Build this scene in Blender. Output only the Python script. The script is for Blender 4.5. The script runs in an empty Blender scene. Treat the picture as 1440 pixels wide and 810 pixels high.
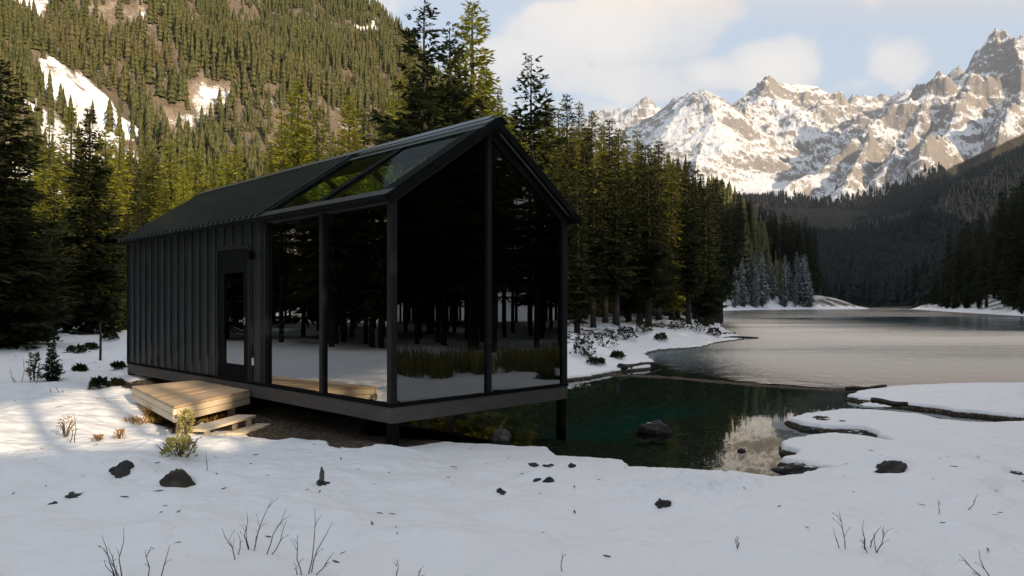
import bpy, bmesh, math, random
import numpy as np
from mathutils import Vector, Matrix

R_ = math.radians
rng = np.random.default_rng(7)
random.seed(7)
sc = bpy.context.scene
COL = sc.collection

# ------------------------------------------------------------------ camera constants
F, CX, HY, CAMZ = 1015.0, 720.0, 428.0, 1.95      # photograph pixels (1440 x 810), eye height over the lake


def at(px, py, Y):
    return ((px - CX) / F * Y, Y, CAMZ + (HY - py) / F * Y)


def onz(px, py, z):
    Y = (CAMZ - z) * F / (py - HY)
    return ((px - CX) / F * Y, Y)


HAZE = 3.8e-5

# ------------------------------------------------------------------ noise
_perm = rng.permutation(512).astype(np.int64)
_perm = np.concatenate([_perm, _perm])
_ga = rng.uniform(0, 2 * np.pi, 1024)
_gx, _gy = np.cos(_ga), np.sin(_ga)


def perlin(x, y):
    xi = np.floor(x).astype(np.int64)
    yi = np.floor(y).astype(np.int64)
    xf, yf = x - xi, y - yi
    u, v = xf * xf * xf * (xf * (xf * 6 - 15) + 10), yf * yf * yf * (yf * (yf * 6 - 15) + 10)
    xi &= 511
    yi &= 511
    x1, y1 = (xi + 1) & 511, (yi + 1) & 511

    def g(a, b, dx, dy):
        h = _perm[_perm[a] + b]
        return _gx[h] * dx + _gy[h] * dy
    n00 = g(xi, yi, xf, yf)
    n10 = g(x1, yi, xf - 1, yf)
    n01 = g(xi, y1, xf, yf - 1)
    n11 = g(x1, y1, xf - 1, yf - 1)
    return 1.5 * ((n00 * (1 - u) + n10 * u) * (1 - v) + (n01 * (1 - u) + n11 * u) * v)


def fbm(x, y, octv=5, lac=2.03, gain=0.5):
    t, a, f = 0.0, 1.0, 1.0
    for o in range(octv):
        t = t + a * perlin(x * f + 17.3 * o, y * f - 9.1 * o)
        a *= gain
        f *= lac
    return t


def ridged(x, y, octv=6, lac=2.1, gain=0.55):
    t, a, f, w = 0.0, 1.0, 1.0, 1.0
    for o in range(octv):
        n = 1 - np.abs(perlin(x * f + 31.7 * o, y * f + 5.3 * o))
        n = n * n * w
        w = np.clip(n * 1.6, 0, 1)
        t = t + a * n
        a *= gain
        f *= lac
    return t


def smooth(a, b, x):
    t = np.clip((x - a) / (b - a), 0, 1)
    return t * t * (3 - 2 * t)


# ------------------------------------------------------------------ shoreline of the lake (world polygon)
_near = [(560, 620), (640, 626), (725, 631), (770, 633), (788, 645), (815, 646), (880, 651), (892, 661), (960, 663),
         (1030, 667), (1092, 676), (1120, 672), (1152, 664), (1188, 669), (1150, 658), (1094, 649), (1108, 642), (1119, 638),
         (1094, 631), (1100, 622), (1130, 616), (1165, 612), (1180, 612), (1215, 616), (1253, 623), (1232, 612),
         (1213, 604), (1160, 603), (1128, 598), (1101, 590), (1143, 583), (1181, 578), (1223, 579), (1292, 585), (1326, 593),
         (1375, 597), (1440, 595), (1560, 594), (1560, 587), (1440, 588), (1357, 580), (1275, 569), (1230, 565),
         (1185, 557), (1212, 551), (1257, 545), (1350, 541), (1440, 540), (1600, 538), (1700, 537)]
LAKE = [onz(a, b, 0.06) for a, b in _near]
LAKE += [(40, 40), (79, 84), (80, 111), (95, 146), (114, 190), (160, 290), (176, 316), (236, 420), (240, 480), (190, 480),
         (165, 400), (150, 300), (112, 271), (90, 255), (66, 223), (45, 158), (25, 88), (17.2, 59), (14.5, 47.5), (12.8, 39.8),
         (10.4, 36.5), (8.4, 32.2), (6.3, 30.6), (5.1, 27.9), (4.6, 23.0), (4.2, 21.8), (3, 20.6), (2.06, 19), (0.3, 17.2),
         (-1.5, 14.4), (-2.4, 11.8), (-2.1, 10.3)]
LAKE = np.array(LAKE)


def poly_sd(x, y, P):
    """signed distance to a polygon, positive outside"""
    d2 = np.full(x.shape, 1e18)
    ins = np.zeros(x.shape, bool)
    n = len(P)
    for i in range(n):
        ax, ay = P[i]
        bx, by = P[(i + 1) % n]
        ex, ey = bx - ax, by - ay
        wx, wy = x - ax, y - ay
        t = np.clip((wx * ex + wy * ey) / (ex * ex + ey * ey), 0, 1)
        dx, dy = wx - ex * t, wy - ey * t
        d2 = np.minimum(d2, dx * dx + dy * dy)
        if ay != by:
            c = ((ay > y) != (by > y)) & (x < (bx - ax) * (y - ay) / (by - ay) + ax)
            ins ^= c
    d = np.sqrt(d2)
    return np.where(ins, -d, d)


def line_d(x, y, P):
    """distance to a polyline of (x, y, z) points and the crest height at the nearest point"""
    best = np.full(x.shape, 1e18)
    zz = np.zeros(x.shape)
    for (ax, ay, az), (bx, by, bz) in zip(P[:-1], P[1:]):
        ex, ey = bx - ax, by - ay
        t = np.clip(((x - ax) * ex + (y - ay) * ey) / (ex * ex + ey * ey), 0, 1)
        dx, dy = x - ax - ex * t, y - ay - ey * t
        d = dx * dx + dy * dy
        m = d < best
        best = np.where(m, d, best)
        zz = np.where(m, az + (bz - az) * t, zz)
    return np.sqrt(best), zz


def ridge_max(x, y, ridges, k):
    h = np.full(x.shape, -1e9)
    for P, kk in ridges:
        for a, b in zip(P[:-1], P[1:]):
            d, z = line_d(x, y, [a, b])
            h = np.maximum(h, z - (kk or k) * d)
    return h


def pts(lst):
    return [at(*p) for p in lst]


# sun: from behind the camera and to the right
SUN_EL = R_(15.5)
SUN_XY = np.array([0.62, -0.785])
TAN = math.tan(SUN_EL)
PERP = np.array([0.785, 0.62])


def st(s, t):
    """world xy from cross-sun distance s and down-sun distance t"""
    return (PERP[0] * s - SUN_XY[0] * t, PERP[1] * s - SUN_XY[1] * t)


H0 = [(-60, 18), (4, 17), (9, 14.5), (26, 13.5), (38, 18), (61, 32), (120, 56), (265, 97), (630, 215), (900, 300), (1389, 440), (1735, 540)]


def h0(s):
    return float(np.interp(s, [a for a, b in H0], [b for a, b in H0]))


# unseen ridge behind the camera, to its right, shaped to shade forest and valley
BACK = []
for s in (34, 61, 120, 265, 400, 630, 900, 1389, 1735):
    t = -120 - 0.5 * max(0, s - 26)
    if s > 630:
        t = -422 + (s - 630) * 0.12
    x, y = st(s, t)
    BACK.append((x, y, h0(s) - t * TAN - (8 if s < 200 else 0)))

# forested hill on the left
HILL = [(pts([(150, -330, 950), (300, -170, 800), (480, -22, 650), (528, 22, 600), (560, 66, 560), (640, 160, 480), (760, 222, 400), (900, 258, 330),
              (1000, 312, 300), (1060, 378, 300)]), 0.56),
        (pts([(-250, -330, 700), (150, -330, 950)]), 0.56)]
HAX = 2.3          # the hill falls off more steeply sideways than towards the lake
HILL = [([(a * HAX, b_, c_) for a, b_, c_ in P_], k_) for P_, k_ in HILL]
# valley floor and right-hand slopes
RSLOPE = [(pts([(1510, 200, 1800), (1540, 168, 1500), (1560, 185, 1250), (1640, 215, 900), (1760, 220, 600)]), 0.52),
          (pts([(1560, 185, 1250), (1420, 246, 1150), (1330, 292, 1000), (1290, 330, 850)]), 0.45),
          (pts([(1760, 220, 600), (1600, 300, 420), (1500, 356, 320)]), 0.45)]
# snowy mountains
M3 = pts([(1440, 40, 2650), (1418, 40, 2600), (1396, 50, 2590), (1370, 72, 2570), (1346, 82, 2550), (1328, 115, 2520), (1280, 152, 2450), (1240, 187, 2400), (1200, 224, 2300),
          (1150, 254, 2200), (1100, 276, 2100)])
APRON = [([(a, b, c - 150) for a, b, c in M3], .60), ([(a, b, c - 150) for a, b, c in pts([(1418, 40, 2600), (1440, 40, 2650), (1520, 70, 2600), (1620, 60, 2500)])], .60)]
M = [
    (pts([(800, 176, 5000), (850, 152, 4800), (868, 149, 4700), (887, 152, 4600), (905, 136, 4600), (918, 151, 4600), (960, 150, 4600)]), 1.1),
    (pts([(858, 200, 3500), (900, 166, 3350), (930, 152, 3250), (960, 141, 3150), (975, 134, 3080), (993, 125, 3000), (1012, 150, 3050), (1030, 167, 3150)]), 0.95),
    (pts([(993, 125, 3000), (1004, 162, 2800), (992, 203, 2600), (985, 246, 2400)]), 0.8),
    (pts([(1025, 164, 3500), (1045, 145, 3550), (1060, 121, 3600), (1072, 113, 3610), (1086, 112, 3620), (1112, 117, 3650), (1150, 121, 3650), (1168, 135, 3600),
          (1190, 152, 3450), (1206, 176, 3250)]), 0.95),
    (pts([(1085, 112, 3600), (1110, 150, 3400), (1128, 188, 3200), (1115, 222, 3000)]), 0.85),
    (pts([(1062, 120, 3600), (1050, 170, 3350), (1062, 200, 3200)]), 0.9),
    (pts([(1180, 152, 4600), (1200, 134, 4500), (1232, 135, 4500), (1256, 131, 4500), (1272, 121, 4400), (1292, 126, 4400), (1320, 117, 4200), (1345, 95, 3900)]), 1.1),
    ([(a, b, c + (24 if c < 850 else -22)) for a, b, c in M3], .92), (pts([(1418, 50, 2600), (1440, 48, 2650), (1520, 70, 2600), (1620, 60, 2500)]), .95),
    (pts([(1418, 40, 2600), (1436, 92, 2380), (1428, 140, 2180), (1404, 186, 1980), (1380, 214, 1850)]), 1.15),
    (pts([(1346, 82, 2550), (1366, 112, 2430), (1350, 140, 2300), (1322, 176, 2120), (1292, 222, 1950)]), 1.25),
    (pts([(1310, 124, 2500), (1300, 160, 2360), (1268, 200, 2180), (1236, 238, 2020)]), 1.2),
    (pts([(1240, 187, 2400), (1216, 224, 2200), (1180, 256, 2020)]), 1.1),
    (pts([(1480, 56, 2620), (1486, 130, 2250), (1462, 178, 1950)]), 1.1),
]

# ------------------------------------------------------------------ cabin frame
C0 = np.array([-1.52, 9.1])
YAW = math.atan2(0.7139, 0.7003)
VX = np.array([math.cos(YAW), math.sin(YAW)])          # along the gable front
VU = np.array([-math.sin(YAW), math.cos(YAW)])         # along the long side, away from the camera
FLOOR = 0.66


def cab(x, y):
    p = C0 + VX * x + VU * y
    return float(p[0]), float(p[1])


MOUNDS = [(-4.6, 10.9, 1.15, 1.15, -.17), (-3.4, 9.9, .8, .6, -.05)]      # (x, y, sigma_x, sigma_y, height)
BAR = [(2.2, 20.2, 0), (4.2, 19.2, 0), (5.7, 17.6, 0), (6.8, 16.7, 0), (8.2, 16.0, 0), (9.5, 16.0, 0)]


def beam(s):
    """near and far ends (down-sun distance) of the strip of sunlight on the snow"""
    return np.interp(s, [-20, -3, .5, 2.5, 3.6, 4.6], [14.6, 11.2, 9.1, 8.5, 8.3, 9.4]), np.interp(s, [-20, -3, .3, 1.6, 2.6, 4.1, 4.7], [22, 16.6, 14.6, 16.6, 21.5, 22.0, 13.5])


BT = -18.0        # unseen bank added behind the camera to end the strip of sunlight


def terrain(x, y, want_bare=False):
    x = np.asarray(x, float)
    y = np.asarray(y, float)
    r = np.hypot(x, y)
    near = r < 620
    sd = np.full(x.shape, 300.0)
    wx = x + 0.05 * fbm(x * 1.9, y * 1.9, 3) * np.clip(r / 12, 0.2, 4) + 0.030 * fbm(x * 5, y * 5, 3)
    wy = y + 0.05 * fbm(x * 1.9 + 50, y * 1.9 + 9, 3) * np.clip(r / 12, 0.2, 4) + 0.030 * fbm(x * 5 + 7, y * 5, 3)
    if near.any():
        sd[near] = poly_sd(wx[near], wy[near], LAKE)
    spit = smooth(3.6, 5.0, x) * (1 - smooth(22, 28, y)) * smooth(8.2, 9.2, y)
    land = 0.115 * smooth(-0.012, 0.075, sd) + (0.10 - 0.06 * spit) * smooth(0.1, 1.6, sd) + (0.12 - .08 * spit) * smooth(1, 6, sd)
    land = land + (0.075 * fbm(x * 0.6, y * 0.75, 3) + 0.028 * fbm(x * 1.9 + 3, y * 2.3, 3) + 0.008 * np.abs(fbm(x * 4.1, y * 6.0, 3))) * smooth(0.05, 1.2, sd)
    # gentle yard on the left
    yard = smooth(2, -4, x) * np.clip(y - 12, 0, 70)
    land = land + 0.0135 * yard + 0.10 * fbm(x * 0.16, y * 0.16, 3) * smooth(14, 24, y) * smooth(1, 4, sd)
    # bank under the trees on the right of the cabin
    bank = smooth(19, 23, y) * smooth(-14, -2, x)
    land = land + bank * (0.55 * smooth(0.0, 4, sd) + 0.05 * np.clip(sd - 3, 0, 60) + 0.10 * fbm(x * 0.7, y * 0.7, 4) * smooth(.2, 2, sd))
    land = land + smooth(55, 72, x) * smooth(92, 108, y) * (1 - smooth(330, 400, y)) * (2.6 * smooth(0, 16, sd) + .5 * fbm(x * .12, y * .12, 3) * smooth(0, 8, sd))
    for (mx, my, sx, sy, h) in MOUNDS:
        m = (np.abs(x - mx) < 4 * sx) & (np.abs(y - my) < 4 * sy)
        if m.any():
            land[m] = land[m] + h * np.exp(-((x[m] - mx) / sx) ** 2 - ((y[m] - my) / sy) ** 2)
    # churned, trodden snow
    tr = np.exp(-((x - 1.75) / 0.75) ** 2 - ((y - 7.0) / 0.55) ** 2)
    land = land + tr * (0.075 * fbm(x * 4 + y * 2, y * 6, 4))
    dep = -(0.05 + 0.075 * np.clip(-sd - .05, 0, 2.2) + 0.34 * np.clip(-sd - 2.2, 0, 6))
    dep = dep + 0.03 * fbm(x * 2.2, y * 2.2, 4) * smooth(0, .6, -sd)
    bd, _ = line_d(x, y, BAR)
    dep = np.where(bd < 4, np.maximum(dep, 0.035 - 0.22 * bd + 0.02 * fbm(x * 3, y * 3, 3)), dep)
    h = np.where(sd > 0, land, dep)
    # hills
    fade = smooth(2, 20, sd)
    n1 = fbm(x * 0.012, y * 0.012, 4)
    hill = ridge_max((x + 12 * fbm(x * .01, y * .01, 3)) * HAX, y + 12 * fbm(x * .01 + 9, y * .01, 3), HILL, 0.56) + 9 * n1
    m_left = smooth(70, 110, y)
    hh = np.maximum(hill, -50) * m_left - 40 * (1 - m_left)
    back = ridge_max(x, y, [(BACK, 0.78)], 0.78)
    ss, tt = PERP[0] * x + PERP[1] * y, -SUN_XY[0] * x - SUN_XY[1] * y
    crest = .3 + (beam(ss)[0] - BT) * TAN + .665 + 2.6 * smooth(4.25, 4.9, ss) + .10 * fbm(ss * .8, tt * .2, 3) - 14 * smooth(9, 24, ss) - 10 * smooth(-45, -70, ss)
    back = np.maximum(back, crest - .62 * np.abs(tt - BT))
    far = np.full(x.shape, -1e9)
    mf = y > 240
    if mf.any():
        xx, yy = x[mf], y[mf]
        v = np.maximum(0, yy - 478) * 0.160 + 0.05 * np.maximum(0, yy - 2000)
        v = np.minimum(v, 285)
        rs = ridge_max(xx, yy, RSLOPE, .5) + 10 * fbm(xx * .008, yy * .008, 4)
        wxx = xx + 26 * fbm(xx * .0022, yy * .0022, 5)
        wyy = yy + 26 * fbm(xx * .0022 + 40, yy * .0022, 5)
        mm = ridge_max(wxx, wyy, M, .9)
        rg = ridged(xx * .0035, yy * .0035, 6) - 1.0
        big = smooth(850, 1250, xx) * (yy < 3600)
        rg2 = ridged(xx * .0052 + .3 * fbm(xx * .002, yy * .002, 2), yy * .0030, 6) - 1.05
        mm = mm + np.clip((mm - 180) / 250, 0, 1) * ((21 + 13 * big) * rg + big * 30 * rg2 + 5 * fbm(xx * .03, yy * .03, 4))
        ap = ridge_max(wxx, wyy, APRON, .6)
        fx = CX + xx / yy * F
        basin = 292 + .31 * (yy - 2080) + 60 * smooth(1010, 960, fx) - 500 * smooth(1000, 930, fx) - 500 * smooth(1215, 1290, fx) - 900 * smooth(3250, 3500, yy) - 300 * (yy < 2050)
        mm = np.maximum(mm, np.maximum(ap, basin) + 10 * fbm(xx * .006, yy * .006, 4) + 14 * np.minimum(rg, .3))
        q = mm / 46 + .8 * fbm(xx * .004, yy * .004, 3)
        cl = (q - np.floor(q))
        mm = mm + np.clip((mm - 260) / 200, 0, 1) * (3 + 3 * big) * (smooth(.35, .75, cl) - cl)
        far[mf] = np.maximum(np.maximum(v + 5 * fbm(xx * .01, yy * .01, 3), rs), mm)
    up = np.maximum(np.maximum(hh, back), far)
    soft = np.where(up > -8, np.log1p(np.exp(np.clip((up - 1) / 2.5, -30, 30))) * 2.5, 0)
    soft = np.where((up - 1) / 2.5 > 29, up - 1, soft)
    h = h + np.where(sd > 0, soft * fade, 0)
    if want_bare:
        return h, sd, (hill > far) & (hill > 1.5) & (m_left > .3), back > 1.5
    return h


def ground(x, y):
    return float(terrain(np.array([x]), np.array([y]))[0])


def raycast(px, py, y0=3.0, y1=1500.0, n=900):
    """first point of the terrain on the line of sight through a photograph pixel"""
    Y = np.geomspace(y0, y1, n)
    X = (px - CX) / F * Y
    Z = CAMZ + (HY - py) / F * Y
    d = Z - terrain(X, Y)
    i = np.argmax(d < 0) if (d < 0).any() else n - 1
    a, b = Y[max(0, i - 1)], Y[i]
    for _ in range(14):
        c = .5 * (a + b)
        if CAMZ + (HY - py) / F * c - ground((px - CX) / F * c, c) < 0:
            b = c
        else:
            a = c
    return (px - CX) / F * b, b


# ------------------------------------------------------------------ mesh helpers
def np_mesh(name, V, faces, smooth_sh=False):
    """faces: list of (M, k) int arrays"""
    me = bpy.data.meshes.new(name)
    V = np.asarray(V, np.float32)
    me.vertices.add(len(V))
    me.vertices.foreach_set('co', V.ravel())
    loops = np.concatenate([f.ravel() for f in faces]).astype(np.int32)
    tot = np.concatenate([np.full(len(f), f.shape[1], np.int32) for f in faces])
    start = np.concatenate([[0], np.cumsum(tot)[:-1]]).astype(np.int32)
    me.loops.add(len(loops))
    me.loops.foreach_set('vertex_index', loops)
    me.polygons.add(len(tot))
    me.polygons.foreach_set('loop_start', start)
    me.polygons.foreach_set('loop_total', tot)
    if smooth_sh:
        me.polygons.foreach_set('use_smooth', np.ones(len(tot), bool))
    me.update(calc_edges=True)
    return me


def link(name, me, mat, parent=None, smooth_sh=None):
    o = bpy.data.objects.new(name, me)
    COL.objects.link(o)
    if mat is not None and len(me.materials) == 0:
        me.materials.append(mat)
    if parent is not None:
        o.parent = parent
    return o


def tag(o, label=None, cat=None, group=None, kind=None):
    for k, v in (('label', label), ('category', cat), ('group', group), ('kind', kind)):
        if v:
            o[k] = v
    return o


def empty(name, loc, rz=0.0, label=None, cat=None, group=None):
    o = bpy.data.objects.new(name, None)
    COL.objects.link(o)
    o.location = loc
    o.rotation_euler = (0, 0, rz)
    o.empty_display_size = 0.3
    return tag(o, label, cat, group)


class MB:
    """collects boxes, prisms and tubes into ONE mesh"""

    def __init__(self):
        self.V, self.Fq, self.Ft, self.Fn = [], [], [], []

    def box(self, x0, x1, y0, y1, z0, z1):
        b = len(self.V)
        self.V += [(x0, y0, z0), (x1, y0, z0), (x1, y1, z0), (x0, y1, z0), (x0, y0, z1), (x1, y0, z1), (x1, y1, z1), (x0, y1, z1)]
        for f in ((0, 3, 2, 1), (4, 5, 6, 7), (0, 1, 5, 4), (1, 2, 6, 5), (2, 3, 7, 6), (3, 0, 4, 7)):
            self.Fn.append([b + i for i in f])
        return self

    def hexa(self, p):
        """8 corners: bottom four then top four, both counter-clockwise from above"""
        b = len(self.V)
        self.V += [tuple(q) for q in p]
        for f in ((0, 3, 2, 1), (4, 5, 6, 7), (0, 1, 5, 4), (1, 2, 6, 5), (2, 3, 7, 6), (3, 0, 4, 7)):
            self.Fn.append([b + i for i in f])
        return self

    def slab(self, quad, n, th):
        """a quad (ccw seen from +n) thickened by th against n"""
        n = Vector(n).normalized()
        top = [Vector(q) for q in quad]
        bot = [q - n * th for q in top]
        return self.hexa([*bot, *top])

    def prism(self, poly, axis, a, b):
        """polygon (list of 2-D points) extruded along an axis from a to b"""
        k = len(poly)
        base = len(self.V)
        for w in (a, b):
            for (p, q) in poly:
                self.V.append({'x': (w, p, q), 'y': (p, w, q), 'z': (p, q, w)}[axis])
        self.Fn.append([base + i for i in range(k)])
        self.Fn.append([base + k + i for i in reversed(range(k))])
        for i in range(k):
            j = (i + 1) % k
            self.Fn.append([base + j, base + i, base + k + i, base + k + j])
        return self

    def tube(self, path, rad, n=6):
        """tube through a list of points with radii"""
        base = len(self.V)
        P = [Vector(p) for p in path]
        for i, p in enumerate(P):
            d = (P[min(i + 1, len(P) - 1)] - P[max(i - 1, 0)])
            if d.length < 1e-9:
                d = Vector((0, 0, 1))
            d.normalize()
            a = d.cross(Vector((0.31, 0.95, 0.1)))
            if a.length < 1e-3:
                a = d.cross(Vector((1, 0, 0)))
            a.normalize()
            b = d.cross(a)
            r = rad[i] if hasattr(rad, '__len__') else rad
            for j in range(n):
                t = 2 * math.pi * j / n
                self.V.append(tuple(p + a * (r * math.cos(t)) + b * (r * math.sin(t))))
        for i in range(len(P) - 1):
            for j in range(n):
                k = (j + 1) % n
                self.Fn.append([base + i * n + j, base + i * n + k, base + (i + 1) * n + k, base + (i + 1) * n + j])
        self.Fn.append([base + j for j in reversed(range(n))])
        self.Fn.append([base + (len(P) - 1) * n + j for j in range(n)])
        return self

    def build(self, name, mat, parent=None, bevel=0.0, smooth_sh=False):
        me = bpy.data.meshes.new(name)
        me.from_pydata(self.V, [], self.Fn)
        bm = bmesh.new()
        bm.from_mesh(me)
        bmesh.ops.recalc_face_normals(bm, faces=bm.faces)
        if bevel:
            bmesh.ops.bevel(bm, geom=list(bm.edges), offset=bevel, segments=2, affect='EDGES', profile=0.6)
        bm.to_mesh(me)
        bm.free()
        if smooth_sh:
            for p in me.polygons:
                p.use_smooth = True
        return link(name, me, mat, parent)


# ------------------------------------------------------------------ materials
def nodemat(name):
    m = bpy.data.materials.new(name)
    m.use_nodes = True
    nt = m.node_tree
    for n in list(nt.nodes):
        nt.nodes.remove(n)
    out = nt.nodes.new('ShaderNodeOutputMaterial')
    return m, nt, out


def N(nt, typ, **kw):
    n = nt.nodes.new(typ)
    for k, v in kw.items():
        if k == 'op':
            n.operation = v
        elif k == 'blend':
            n.blend_type = v
        elif k == 'dtype':
            n.data_type = v
        elif k.startswith('i_'):
            n.inputs[k[2:].replace('_', ' ')].default_value = v
        elif k == 'ins':
            for a, b in v.items():
                n.inputs[a].default_value = b
        else:
            setattr(n, k, v)
    return n


def math_(nt, op, a, b=None, clamp=False):
    n = nt.nodes.new('ShaderNodeMath')
    n.operation = op
    n.use_clamp = clamp
    for i, v in enumerate((a, b)):
        if v is None:
            continue
        if isinstance(v, (int, float)):
            n.inputs[i].default_value = v
        else:
            nt.links.new(v, n.inputs[i])
    return n.outputs[0]


def mixc(nt, fac, a, b):
    n = nt.nodes.new('ShaderNodeMix')
    n.data_type = 'RGBA'
    for sock, v in ((n.inputs[0], fac), (n.inputs[6], a), (n.inputs[7], b)):
        if isinstance(v, (int, float)):
            sock.default_value = v
        elif isinstance(v, tuple):
            sock.default_value = (*v, 1) if len(v) == 3 else v
        else:
            nt.links.new(v, sock)
    return n.outputs[2]


def ramp(nt, v, a, b):
    n = nt.nodes.new('ShaderNodeMapRange')
    n.interpolation_type = 'SMOOTHSTEP'
    nt.links.new(v, n.inputs[0])
    n.inputs[1].default_value = a
    n.inputs[2].default_value = b
    return n.outputs[0]


def noise(nt, vec, scale, detail=4, rough=0.55):
    n = N(nt, 'ShaderNodeTexNoise', ins={'Scale': scale, 'Detail': detail, 'Roughness': rough})
    if vec is not None:
        nt.links.new(vec, n.inputs['Vector'])
    return n.outputs['Fac']


def bsdf(nt, col, rough=0.6, metal=0.0, normal=None, spec=0.5):
    b = nt.nodes.new('ShaderNodeBsdfPrincipled')
    for k, v in (('Base Color', col), ('Roughness', rough), ('Metallic', metal), ('Specular IOR Level', spec)):
        if isinstance(v, (int, float)):
            b.inputs[k].default_value = v
        elif isinstance(v, tuple):
            b.inputs[k].default_value = (*v, 1)
        else:
            nt.links.new(v, b.inputs[k])
    if normal is not None:
        nt.links.new(normal, b.inputs['Normal'])
    return b


def bump(nt, h, strength=0.4, dist=0.02, normal=None):
    b = N(nt, 'ShaderNodeBump', ins={'Strength': strength, 'Distance': dist})
    nt.links.new(h, b.inputs['Height'])
    if normal is not None:
        nt.links.new(normal, b.inputs['Normal'])
    return b.outputs[0]


def simple(name, col, rough=0.6, metal=0.0, var=0.25, nscale=6.0, bs=0.15, bd=0.01, spec=0.5, stretch=None):
    m, nt, out = nodemat(name)
    tc = N(nt, 'ShaderNodeTexCoord').outputs['Object']
    if stretch:
        mp = N(nt, 'ShaderNodeMapping', ins={'Scale': stretch})
        nt.links.new(tc, mp.inputs[0])
        tc = mp.outputs[0]
    n = noise(nt, tc, nscale, 5)
    c = mixc(nt, ramp(nt, n, .25, .75), tuple(v * (1 - var) for v in col), tuple(min(1, v * (1 + var)) for v in col))
    b = bsdf(nt, c, rough, metal, bump(nt, n, bs, bd), spec)
    nt.links.new(b.outputs[0], out.inputs[0])
    return m


def m_ground():
    m, nt, out = nodemat('snow_and_earth')
    geo = N(nt, 'ShaderNodeNewGeometry')
    pos = geo.outputs['Position']
    att = N(nt, 'ShaderNodeAttribute', attribute_name='bare')
    n1 = noise(nt, pos, 3.2, 6, .62)
    n2 = noise(nt, pos, 0.11, 6, .65)
    n3 = noise(nt, pos, 22, 4, .6)
    br = math_(nt, 'ADD', att.outputs['Fac'], math_(nt, 'MULTIPLY', math_(nt, 'SUBTRACT', n1, .5), .7))
    br = math_(nt, 'ADD', br, math_(nt, 'MULTIPLY', math_(nt, 'SUBTRACT', n2, .5), .9))
    zz = N_sep(nt, pos, 2)
    wet = ramp(nt, math_(nt, 'ADD', zz, math_(nt, 'MULTIPLY', math_(nt, 'SUBTRACT', n3, .5), .03)), .070, .045)
    f = math_(nt, 'MAXIMUM', ramp(nt, br, .47, .55), wet)
    # earth: gravel, needles, dead grass; stones in the shallows
    vo = N(nt, 'ShaderNodeTexVoronoi', ins={'Scale': 13.0})
    nt.links.new(pos, vo.inputs['Vector'])
    e = mixc(nt, n3, (.05, .036, .022), (.22, .15, .085))
    e = mixc(nt, ramp(nt, vo.outputs['Distance'], .2, .5), e, (.045, .036, .026))
    far = N(nt, 'ShaderNodeAttribute', attribute_name='rocky')
    e = mixc(nt, far.outputs['Fac'], e, mixc(nt, ramp(nt, math_(nt, 'ADD', math_(nt, 'MULTIPLY', n2, .5), math_(nt, 'MULTIPLY', noise(nt, pos, .9, 6, .7), .5)), .38, .62), (.08, .065, .045), (.36, .29, .22)))
    dp = ramp(nt, N_sep(nt, pos, 2), -.55, -0.2)
    e = mixc(nt, math_(nt, 'MULTIPLY', math_(nt, 'SUBTRACT', 1.0, dp), .85), e, (.012, .085, .078))  # teal with depth: the water's light loss put into the bed colour
    snow = mixc(nt, n1, (.80, .82, .86), (.86, .87, .89))
    c = mixc(nt, f, snow, e)
    hb = math_(nt, 'ADD', math_(nt, 'MULTIPLY', noise(nt, pos, 7, 6, .6), .5), math_(nt, 'MULTIPLY', noise(nt, pos, 60, 3, .6), .10))
    b = bsdf(nt, c, mixc(nt, f, (.55, .55, .55), (.85, .85, .85)), 0, bump(nt, hb, .9, .055), .3)
    nt.links.new(b.outputs[0], out.inputs[0])
    return m


def N_sep(nt, vec, i):
    s = nt.nodes.new('ShaderNodeSeparateXYZ')
    nt.links.new(vec, s.inputs[0])
    return s.outputs[i]


def m_mountain():
    m, nt, out = nodemat('rock_and_snow')
    geo = N(nt, 'ShaderNodeNewGeometry')
    pos = geo.outputs['Position']
    nz = N_sep(nt, geo.outputs['True Normal'], 2)
    n1 = noise(nt, pos, .012, 8, .68)
    n2 = noise(nt, pos, .05, 6, .7)
    mp = N(nt, 'ShaderNodeMapping', ins={'Scale': (.006, .006, .05)})
    nt.links.new(pos, mp.inputs[0])
    strata = noise(nt, mp.outputs[0], 1.0, 6, .65)
    s = math_(nt, 'ADD', math_(nt, 'MULTIPLY', nz, .8), math_(nt, 'MULTIPLY', math_(nt, 'SUBTRACT', n1, .5), .6))
    s = math_(nt, 'ADD', s, math_(nt, 'MULTIPLY', math_(nt, 'SUBTRACT', n2, .5), .6))
    n0 = noise(nt, pos, .0035, 4, .6)
    n9 = noise(nt, pos, .16, 5, .7)
    s = math_(nt, 'ADD', s, math_(nt, 'MULTIPLY', math_(nt, 'SUBTRACT', n0, .5), .8))
    s = math_(nt, 'ADD', s, math_(nt, 'MULTIPLY', math_(nt, 'SUBTRACT', n9, .5), .36))
    s = math_(nt, 'SUBTRACT', s, math_(nt, 'MULTIPLY', ramp(nt, N_sep(nt, pos, 0), 800, 1300), -.03))
    f = ramp(nt, s, .43, .57)
    rock = mixc(nt, strata, (.19, .18, .175), (.42, .385, .355))
    rock = mixc(nt, ramp(nt, n2, .35, .65), rock, (.27, .25, .24))
    att = N(nt, 'ShaderNodeAttribute', attribute_name='bare')
    c = mixc(nt, f, rock, (.82, .83, .86))
    c = mixc(nt, ramp(nt, math_(nt, 'ADD', att.outputs['Fac'], math_(nt, 'MULTIPLY', math_(nt, 'SUBTRACT', n1, .5), .8)), .4, .6), c, (.045, .042, .03))
    hb = math_(nt, 'ADD', n2, math_(nt, 'MULTIPLY', noise(nt, pos, .18, 4, .6), .4))
    b = bsdf(nt, c, .8, 0, bump(nt, hb, .8, 14.0), .2)
    nt.links.new(b.outputs[0], out.inputs[0])
    return m


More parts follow.
